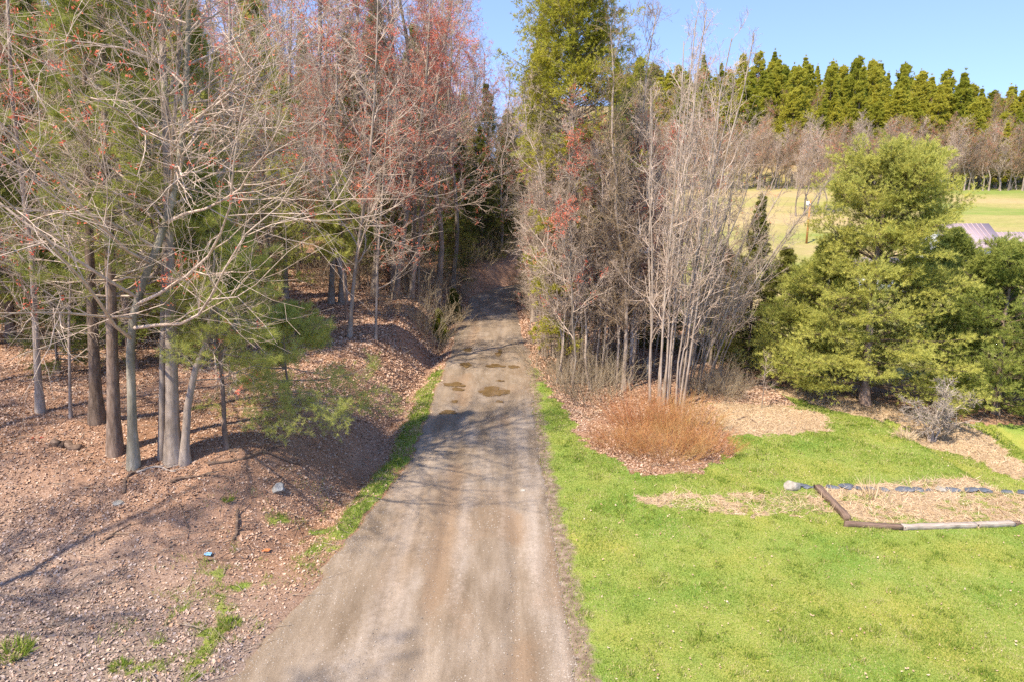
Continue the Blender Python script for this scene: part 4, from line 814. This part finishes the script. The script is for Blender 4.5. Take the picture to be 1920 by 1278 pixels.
# ---- far hillside forest
rs = np.random.RandomState(9); n = 0
def az_x(px, y): return (px - 928) / 1280.0 * y
def hill_where(px, y):
    a = 'in the front row' if y < 200 else 'halfway up' if y < 235 else 'on the skyline'
    b = ('above the red budded clump' if px < 1220 else 'behind the tall pale clump' if px < 1330 else 'above the dark fir spire' if px < 1440 else 'above the group in the field' if px < 1570 else
         'above the left half of the largest pine' if px < 1670 else 'above the right half of the largest pine' if px < 1770 else 'above the farmhouse' if px < 1870 else 'at the right edge')
    return a + ', ' + b
rows = [(176, 0.55), (184, 0.8), (195, 1.0), (206, 1.0), (218, 1.0), (231, 1.0), (245, 1.0), (260, 1.0)]
for (y0, dens) in rows:
    x = az_x(1150, y0)
    while x < az_x(1980, y0):
        y = y0 + rs.uniform(-4, 4); xx = x + rs.uniform(-1.5, 1.5)
        px = 928 + xx / y * 1280
        bareish = y0 < 190 and (px < 1780 or rs.rand() < 0.3)
        if rs.rand() < dens and not (bareish and rs.rand() < 0.93):
            c = rs.rand()
            if c < 0.84: put(hpines[rs.randint(4)], xx, y, 'yellow green hillside pine ' + hill_where(px, y), 'pines of the hillside forest', (lambda q: (q * 1.2, q * 1.2, q * rs.uniform(0.85, 1.2)))(rs.uniform(0.70, 1.18) * (0.85 if px > 1780 else 1)))
            else: put(hbares[1], xx, y, 'reddish bare hillside tree ' + hill_where(px, y), 'bare trees among the hillside pines', rs.uniform(1.0, 1.3))
            n += 1
        x += rs.uniform(2.9, 4.6)
for (y0, st) in ((168, 1.7), (172, 1.9), (177, 2.2), (183, 2.8)):
    x = az_x(1190, y0)
    while x < az_x(1960, y0):
        put(hbares[rs.randint(2)], x, y0 + rs.uniform(-2, 2), 'bare pale tree atop the field, ' + hill_where(928 + x / y0 * 1280, y0).split(', ')[1], 'bare trees along the field edge', (lambda q: (q * 1.2, q * 1.2, q * 1.05))(rs.uniform(0.62, 1.05))); x += rs.uniform(0.6, 1.4) * st; n += 1
for k, (px, y) in enumerate([(1490, 128), (1505, 130), (1525, 131), (1545, 129), (1512, 134), (1560, 133)]):
    put(hbares[k % 2], az_x(px, y), y, 'bare grey tree in the small group standing in the field', 'bare group in the field', rs.uniform(0.85, 1.05)); n += 1
print('hill trees', n)

# ---- trees just outside the frame on the left, whose shadows fall into it
for (x, y, s) in ((-15.5, 9.5, 1.0), (-19, 13.5, 1.1), (-11.5, 3.0, 0.9), (-22, 18, 1.1)):
    put(pk(maples), x, y, 'maple standing just left of the view, shading the leafy ground', 'maples left of the view', s)
for (px, py, s, lab) in [(690, 590, 0.9, 'tan leaved beech sapling left on the bank'), (760, 578, 0.8, 'tan leaved beech sapling under the pale leaning pair'), (730, 600, 0.7, 'lowest tan leaved beech sapling on the bank'), (800, 575, 0.7, 'tan leaved beech sapling nearest the road')]:
    g = ground(px, py); put(beech, g.x, g.y, lab, None, s)
rs = np.random.RandomState(15)
for k in range(34):
    y = rs.uniform(38, 80); left = k % 2 == 0
    e = float(road_l(np.array([y]))[0]) if left else float(road_r(np.array([y]))[0])
    x = e - rs.uniform(0.9, 5) if left else e + rs.uniform(0.7, 4)
    put(pk(brush), x, y, 'bare brushy shrub along the %s road edge, %s' % ('left' if left else 'right', 'near the small firs' if y < 50 else 'midway to the bend' if y < 63 else 'by the bend'), 'brush along the %s road edge' % ('left' if left else 'right'), rs.uniform(0.7, 1.4))

# ------------------------------------------------------------------ timber bed, slates, stones, logs
def rock(name, seed, size, material, loc, rz=0.0, flatn=1.0, sub=2):
    rg = np.random.RandomState(seed)
    import bmesh
    bm = bmesh.new(); bmesh.ops.create_icosphere(bm, subdivisions=sub + 1, radius=0.5)
    pl = nrm(rg.randn(14, 3)); dd = 0.26 + 0.14 * rg.rand(9)
    for v in bm.verts:
        c = np.array(v.co)
        for a, b in zip(pl, dd):
            s = c @ a
            if s > b: c = c - a * (s - b)
        v.co = Vector((c[0] * size[0] / 0.8, c[1] * size[1] / 0.8, c[2] * size[2] / 0.8 * flatn)) + Vector(rg.randn(3) * 0.006 * max(size))
    me = bpy.data.meshes.new(name); bm.to_mesh(me); bm.free(); me.materials.append(material)
    o = bpy.data.objects.new(name, me); COL.objects.link(o); o.location = loc; o.rotation_euler[2] = rz; return o
def timber(p0, p1, w, h, material, label, seed, lift=0.0):
    rg = np.random.RandomState(seed); d = p1 - p0; L = d.length; K = 16
    s = np.linspace(-L / 2, L / 2, K); V = []
    prof = [(-0.5, 0), (-0.5, 0.92), (-0.46, 1), (0.46, 1), (0.5, 0.92), (0.5, 0)]
    for k in range(K):
        wv = 1 + 0.02 * rg.randn(); hv = 1 + 0.02 * rg.randn(); 
        for a, b in prof: V.append([s[k] + (0.03 * rg.randn() if k in (0, K - 1) else 0), a * w * wv + 0.004 * rg.randn(), b * h * hv - 0.05 + 0.004 * rg.randn()])
    n = len(prof); idx = np.arange(K * n).reshape(K, n)
    q = np.stack([idx[:-1], np.roll(idx, -1, 1)[:-1], np.roll(idx, -1, 1)[1:], idx[1:]], -1).reshape(-1, 4)
    o = mesh_np('garden_timber', np.array(V), [q, idx[0, ::-1][None], idx[-1][None]], material)
    o.location = (p0 + p1) / 2 + Vector((0, 0, lift)); o.rotation_euler = (0, -math.asin(d.z / L), math.atan2(d.y, d.x))
    tag(o, label, 'timber', 'timbers edging the raised bed'); return o
a, b_, c, d_, e, f_, g2 = [ground(*p) for p in ((1532, 916), (1588, 974), (1583, 984), (1690, 991), (1830, 987), (1898, 984), (1990, 984))]
timber(a, b_, 0.20, 0.20, M['timber_dark'], 'dark weathered timber at the left end of the raised bed', 1)
timber(c, d_, 0.17, 0.17, M['timber_dark'], 'brown front timber of the bed, nearest its left corner', 2)
timber(d_, e, 0.17, 0.18, M['timber_pale'], 'long bleached front timber in the middle of the bed edge', 3)
timber(e, f_, 0.18, 0.18, M['timber_pale'], 'short bleached front timber right of the long bleached one', 4)
timber(f_, g2, 0.17, 0.16, M['timber_dark'], 'brown front timber at the right edge of the photo', 5)
rs = np.random.RandomState(3)
slx = [1497, 1512, 1530, 1562, 1590, 1612, 1632, 1655, 1688, 1700, 1722, 1742, 1765, 1790, 1822, 1850, 1885, 1915]
for k, px in enumerate(slx):
    g = ground(px, 912 + (px - 1500) * 0.026); pale = k in (0, 12)
    wd = rs.uniform(0.30, 0.48) if px < 1800 else rs.uniform(0.55, 0.8)
    o = rock('edging_stone', 500 + k, (wd * rs.uniform(0.7, 1.15), rs.uniform(0.22, 0.38), rs.uniform(0.07, 0.12)), M['stone_pale'] if k in (12,) else M['slate'], g + Vector((0, rs.uniform(-.08, .08), rs.uniform(0.0, 0.05))), rs.uniform(-0.35, 0.35))
    tag(o, ('pale flat stone' if k in (12,) else 'blue grey slate slab') + ' in the back edging of the bed, ' + ['first', 'second', 'third', 'fourth', 'fifth', 'sixth', 'seventh', 'eighth', 'ninth', 'tenth', 'eleventh', 'twelfth', 'thirteenth', 'fourteenth', 'fifteenth', 'sixteenth', 'seventeenth', 'eighteenth'][k] + ' from the left', 'stone', 'stones edging the back of the bed')
g = ground(1484, 915); tag(rock('pale_rock', 540, (0.5, 0.36, 0.30), M['stone_pale'], g + Vector((0, 0, 0.10))), 'pale whitish rock at the left end of the stone edging', 'rock')
g = ground(522, 920); tag(rock('grey_rock', 541, (0.42, 0.32, 0.30), M['stone_grey'], g + Vector((0, 0, 0.07))), 'grey rock half sunk in the leafy bank near the verge', 'rock')
g = ground(222, 944); tag(rock('small_stone', 542, (0.22, 0.16, 0.12), M['stone_pale'], g + Vector((0, 0, 0.03))), 'small pale stone among dead leaves below the forked maple', 'stone')
g = ground(980, 922); tag(rock('small_stone', 543, (0.16, 0.13, 0.06), M['stone_pale'], g + Vector((0, 0, 0.08))), 'small pale stone on the road near its right edge', 'stone')
def stick(pts, r0, r1, label, name='fallen_branch', material='log', seed=0, twigs=3):
    rg = np.random.RandomState(seed); pts = [ground(*p) + Vector((0, 0, r0 * 0.7)) for p in pts]; base = pts[0]
    P = resample([np.array(p - base) for p in pts], 9); P[1:-1] += rg.randn(7, 3) * r0 * 0.5
    g = Geo().tube(P[None], np.linspace(r0, r1, 9)[None], 7, True)
    if twigs:
        pos, d, pr, t, _ = spawn(P[None], np.linspace(r0, r1, 9)[None], twigs, 0.3, 0.95, 45, 10, rg)
        P2, R2 = grow(pos, np.abs(d) * [1, 1, 0.4], np.full(twigs, 0.5), 4, pr * 0.5, np.full(twigs, 0.006), 0.15, 0, rg); g.tube(P2, R2, 4)
    o = g.build(name, M[material]); o.location = base; tag(o, label, 'log' if name == 'fallen_log' else 'branch'); return o
stick([(100, 832), (150, 842)], 0.11, 0.10, 'short mossy log lying on the leaves near the left edge', 'fallen_log', seed=1, twigs=0)
stick([(438, 1012), (446, 985), (446, 955)], 0.05, 0.035, 'dark stick standing out of the leaves below the bank', seed=2)
stick([(256, 886), (290, 874), (330, 884)], 0.035, 0.02, 'pale curved branch lying at the foot of the forked maple', material='timber_pale', seed=3)
stick([(232, 925), (236, 895), (262, 880)], 0.05, 0.03, 'dark bent branch left of the pale curved one', seed=4)
stick([(320, 905), (365, 893), (408, 892)], 0.045, 0.02, 'long fallen branch in front of the grey clump', seed=5)
stick([(188, 1020), (215, 1000), (245, 982)], 0.03, 0.015, 'thin dark branch on the leaves, lower left', seed=6)
stick([(352, 990), (345, 965), (338, 945)], 0.02, 0.012, 'thin twig on the leaves between two fallen branches', seed=7)
stick([(375, 1052), (400, 1050), (430, 1052)], 0.02, 0.012, 'thin curved twig beside the blue scrap', seed=8)
stick([(390, 870), (470, 860), (530, 835)], 0.06, 0.03, 'dark fallen limb lying in the pine shade on the bank', seed=9, twigs=4)
stick([(430, 845), (500, 850), (560, 870)], 0.05, 0.02, 'second dark fallen limb lower in the pine shade', seed=10, twigs=4)
stick([(1380, 788), (1400, 780), (1420, 795)], 0.03, 0.02, 'curved brown branch lying on the dry grass patch', seed=11, twigs=0)
def scrap(px, py, material, label, seed, name):
    g = ground(px, py); rg = np.random.RandomState(seed); n = 6
    u, v = np.meshgrid(np.linspace(-.09, .09, n), np.linspace(-.06, .06, n)); z = 0.03 + 0.03 * rg.rand(n, n)
    V = np.stack([u.ravel(), v.ravel(), z.ravel()], 1); ii = np.arange(n * n).reshape(n, n)
    F = np.stack([ii[:-1, :-1], ii[:-1, 1:], ii[1:, 1:], ii[1:, :-1]], -1).reshape(-1, 4)
    o = mesh_np(name, V, [F], M[material], loc=g); tag(o, label, 'litter')
scrap(390, 1040, 'blue_plastic', 'crumpled blue plastic scrap on the dead leaves', 1, 'plastic_scrap')
scrap(499, 1033, 'orange_plastic', 'small orange scrap on the dead leaves near the road', 2, 'orange_scrap')
# weeds
def weeds(px, py, seed, label, n=260, h=0.35, rad=0.35, material='grass', name='weed_clump'):
    g = ground(px, py); rg = np.random.RandomState(seed); a = rg.rand(n) * 6.28; q = rg.rand(n) ** 0.5 * rad
    p = np.stack([np.cos(a) * q, np.sin(a) * q, np.zeros(n)], 1); d = nrm(np.stack([np.cos(a) * .6, np.sin(a) * .6, np.ones(n)], 1) + rg.randn(n, 3) * .3)
    V, F = blades(p, d, 2, h, 0.022, 0.25, rg); o = mesh_np(name, V, F, M[material], loc=g); tag(o, label, 'weeds'); return o
weeds(20, 1225, 1, 'green weed clump in the bottom left corner', 150, 0.26, 0.35)
weeds(430, 1170, 2, 'bright weed tuft left of the road near the bottom', 120, 0.16, 0.2)
weeds(225, 1250, 3, 'small bright weed tuft at the very bottom left', 90, 0.14, 0.16)
weeds(428, 938, 4, 'small green tuft above the dark standing stick', 60, 0.14, 0.12)
weeds(1640, 935, 5, 'dry brown weed stalks standing in the raised bed', 26, 0.75, 0.35, 'straw', 'dry_weeds')
weeds(1745, 905, 6, 'dry weed stalk behind the slates', 14, 0.4, 0.2, 'straw', 'dry_weeds')
weeds(1700, 820, 7, 'dry grass tuft left on the straw patch by the dead tree', 90, 0.4, 0.35, 'straw', 'dry_weeds')

# ------------------------------------------------------------------ pole, post, buildings
def cylgeo(r0, r1, z0, z1, S=14, c=(0, 0)):
    P = np.array([[[c[0], c[1], z0], [c[0], c[1], (z0 + z1) / 2], [c[0], c[1], z1]]], float); return Geo().tube(P, np.array([[r0, (r0 + r1) / 2, r1]]), S, True)
def boxgeo(geo, c, s, rz=0.0):
    v = np.array([[x, y, z] for x in (-.5, .5) for y in (-.5, .5) for z in (-.5, .5)]) * s
    ca, sa = math.cos(rz), math.sin(rz); v = v @ np.array([[ca, sa, 0], [-sa, ca, 0], [0, 0, 1]]) + np.array(c)
    return geo.add(v, [np.array([[0, 1, 3, 2], [4, 6, 7, 5], [0, 4, 5, 1], [2, 3, 7, 6], [0, 2, 6, 4], [1, 5, 7, 3]])])
g = ground(1181, 708); r_ = empty('utility_pole', g); tag(r_, 'weathered silver grey utility pole rising through the right thicket', 'utility pole'); r_.rotation_euler = (0, R(1.2), 0)
cylgeo(0.13, 0.10, -0.3, 7.9).build('pole', M['pole'], r_)
boxgeo(Geo(), (0.25, -0.05, 6.45), (0.75, 0.09, 0.09)).build('crossarm', M['pole'], r_, False)
for xx in (0.15, 0.5): cylgeo(0.05, 0.035, 6.5, 6.68, 10, (xx, -0.05)).build('insulator', M['siding'], r_)
boxgeo(Geo(), (0.0, -0.06, 5.2), (0.6, 0.08, 0.08)).build('bracket', M['metal'], r_, False)
g = ground(1213, 712); o = Geo(); o.tube(np.array([[[0, 0, -0.2], [0.01, 0, 0.5], [0, 0, 1.25]]]), np.array([[0.06, 0.055, 0.05]]), 8, True)
o = o.build('fence_post', M['stone_grey'], loc=g); tag(o, 'short grey wooden post at the foot of the tall pale clump', 'post')
g = ground(1512, 457); r_ = empty('utility_pole', g); tag(r_, 'orange brown wooden utility pole standing alone in the far field', 'utility pole')
cylgeo(0.17, 0.13, -0.3, 6.6).build('pole', M['pole_orange'], r_); cylgeo(0.22, 0.22, 5.6, 6.3, 12, (-0.35, 0)).build('transformer', M['siding'], r_)
boxgeo(Geo(), (0, -0.2, 5.95), (0.5, 0.1, 0.1)).build('bracket', M['metal'], r_, False)
g = ground(1056, 700); o = boxgeo(Geo(), (0, 0, 0), (0.10, 0.03, 0.34)).build('rusty_plate', M['rust'], None, False); o.location = at(1061, 619, g.y - 0.45); tag(o, 'small rusty orange plate fixed to the spruce trunk', 'plate')

def house(name, px0, px1, y, z0, wall_h, roof_h, depth, label, cat, windows):
    x0, x1 = az_x(px0, y), az_x(px1, y); Lh = x1 - x0; r_ = empty(name, ((x0 + x1) / 2, y + depth / 2, z0)); tag(r_, label, cat)
    g = boxgeo(Geo(), (0, 0, wall_h / 2 - 0.3), (Lh, depth, wall_h + 0.6))
    v = np.array([[-Lh / 2, -depth / 2, wall_h], [-Lh / 2, depth / 2, wall_h], [-Lh / 2, 0, wall_h + roof_h - 0.05], [Lh / 2, -depth / 2, wall_h], [Lh / 2, depth / 2, wall_h], [Lh / 2, 0, wall_h + roof_h - 0.05]])
    g.add(v, [np.array([[0, 2, 1], [3, 4, 5]])]); g.build('wall', M['siding'], r_, False)
    ov = 0.35; rf = Geo()
    for s in (-1, 1):
        a = [(-Lh / 2 - ov, 0, wall_h + roof_h), (Lh / 2 + ov, 0, wall_h + roof_h), (Lh / 2 + ov, s * (depth / 2 + ov), wall_h - roof_h * ov / (depth / 2)), (-Lh / 2 - ov, s * (depth / 2 + ov), wall_h - roof_h * ov / (depth / 2))]
        v = np.array(a + [(p[0], p[1], p[2] + 0.12) for p in a])
        rf.add(v, [np.array([[0, 1, 2, 3], [4, 7, 6, 5], [0, 4, 5, 1], [1, 5, 6, 2], [2, 6, 7, 3], [3, 7, 4, 0]])])
    for s in (-1, 1):
        for q in range(int(Lh / 0.6)):
            xq = -Lh / 2 + 0.3 + q * 0.6; ye = s * (depth / 2 + ov); ze = wall_h - roof_h * ov / (depth / 2)
            v = np.array([[xq + dx, yy, zz + dz] for (yy, zz) in ((0, wall_h + roof_h + 0.12), (ye, ze + 0.12)) for (dx, dz) in ((-.03, -.01), (.03, -.01), (.03, .06), (-.03, .06))])
            rf.add(v, [np.array([[0, 1, 5, 4], [1, 2, 6, 5], [2, 3, 7, 6], [3, 0, 4, 7]])])
    rf.build('roof', M['roof'], r_, False)
    for k in range(windows):
        cx = -Lh / 2 + (k + 0.5) * Lh / windows; wz = wall_h * 0.55
        fr = Geo()
        for dx, dz, sx, sz in ((-0.5, 0, 0.09, 1.3), (0.5, 0, 0.09, 1.3), (0, 0.65, 1.09, 0.09), (0, -0.65, 1.09, 0.09), (0, 0, 0.9, 0.05)): boxgeo(fr, (cx + dx, -depth / 2 - 0.03, wz + dz), (sx, 0.08, sz))
        fo = fr.build('window', M['siding'], r_, False)
        po = boxgeo(Geo(), (cx, -depth / 2 - 0.012, wz), (0.92, 0.03, 1.22)).build('pane', M['glass'], None, False); po.parent = fo
    return r_
house('farmhouse', 1792, 1892, 82, h1(az_x(1840, 82), 86) + 0.1, 3.2, 2.5, 7, 'white farmhouse with faded purple metal roof behind the right pines', 'house', 3)
house('house_wing', 1893, 2010, 82.5, h1(az_x(1940, 82), 86) + 0.1, 2.8, 1.8, 5.5, 'lower white wing with purple roof at the right edge of the photo', 'house', 3)
house('white_shed', 1596, 1716, 70, h1(az_x(1650, 70), 72) - 0.2, 2.6, 0.7, 5, 'low white shed seen through the largest white pine', 'shed', 4)

for o in HID: hide_proto(o)
print('objects', len(bpy.data.objects))
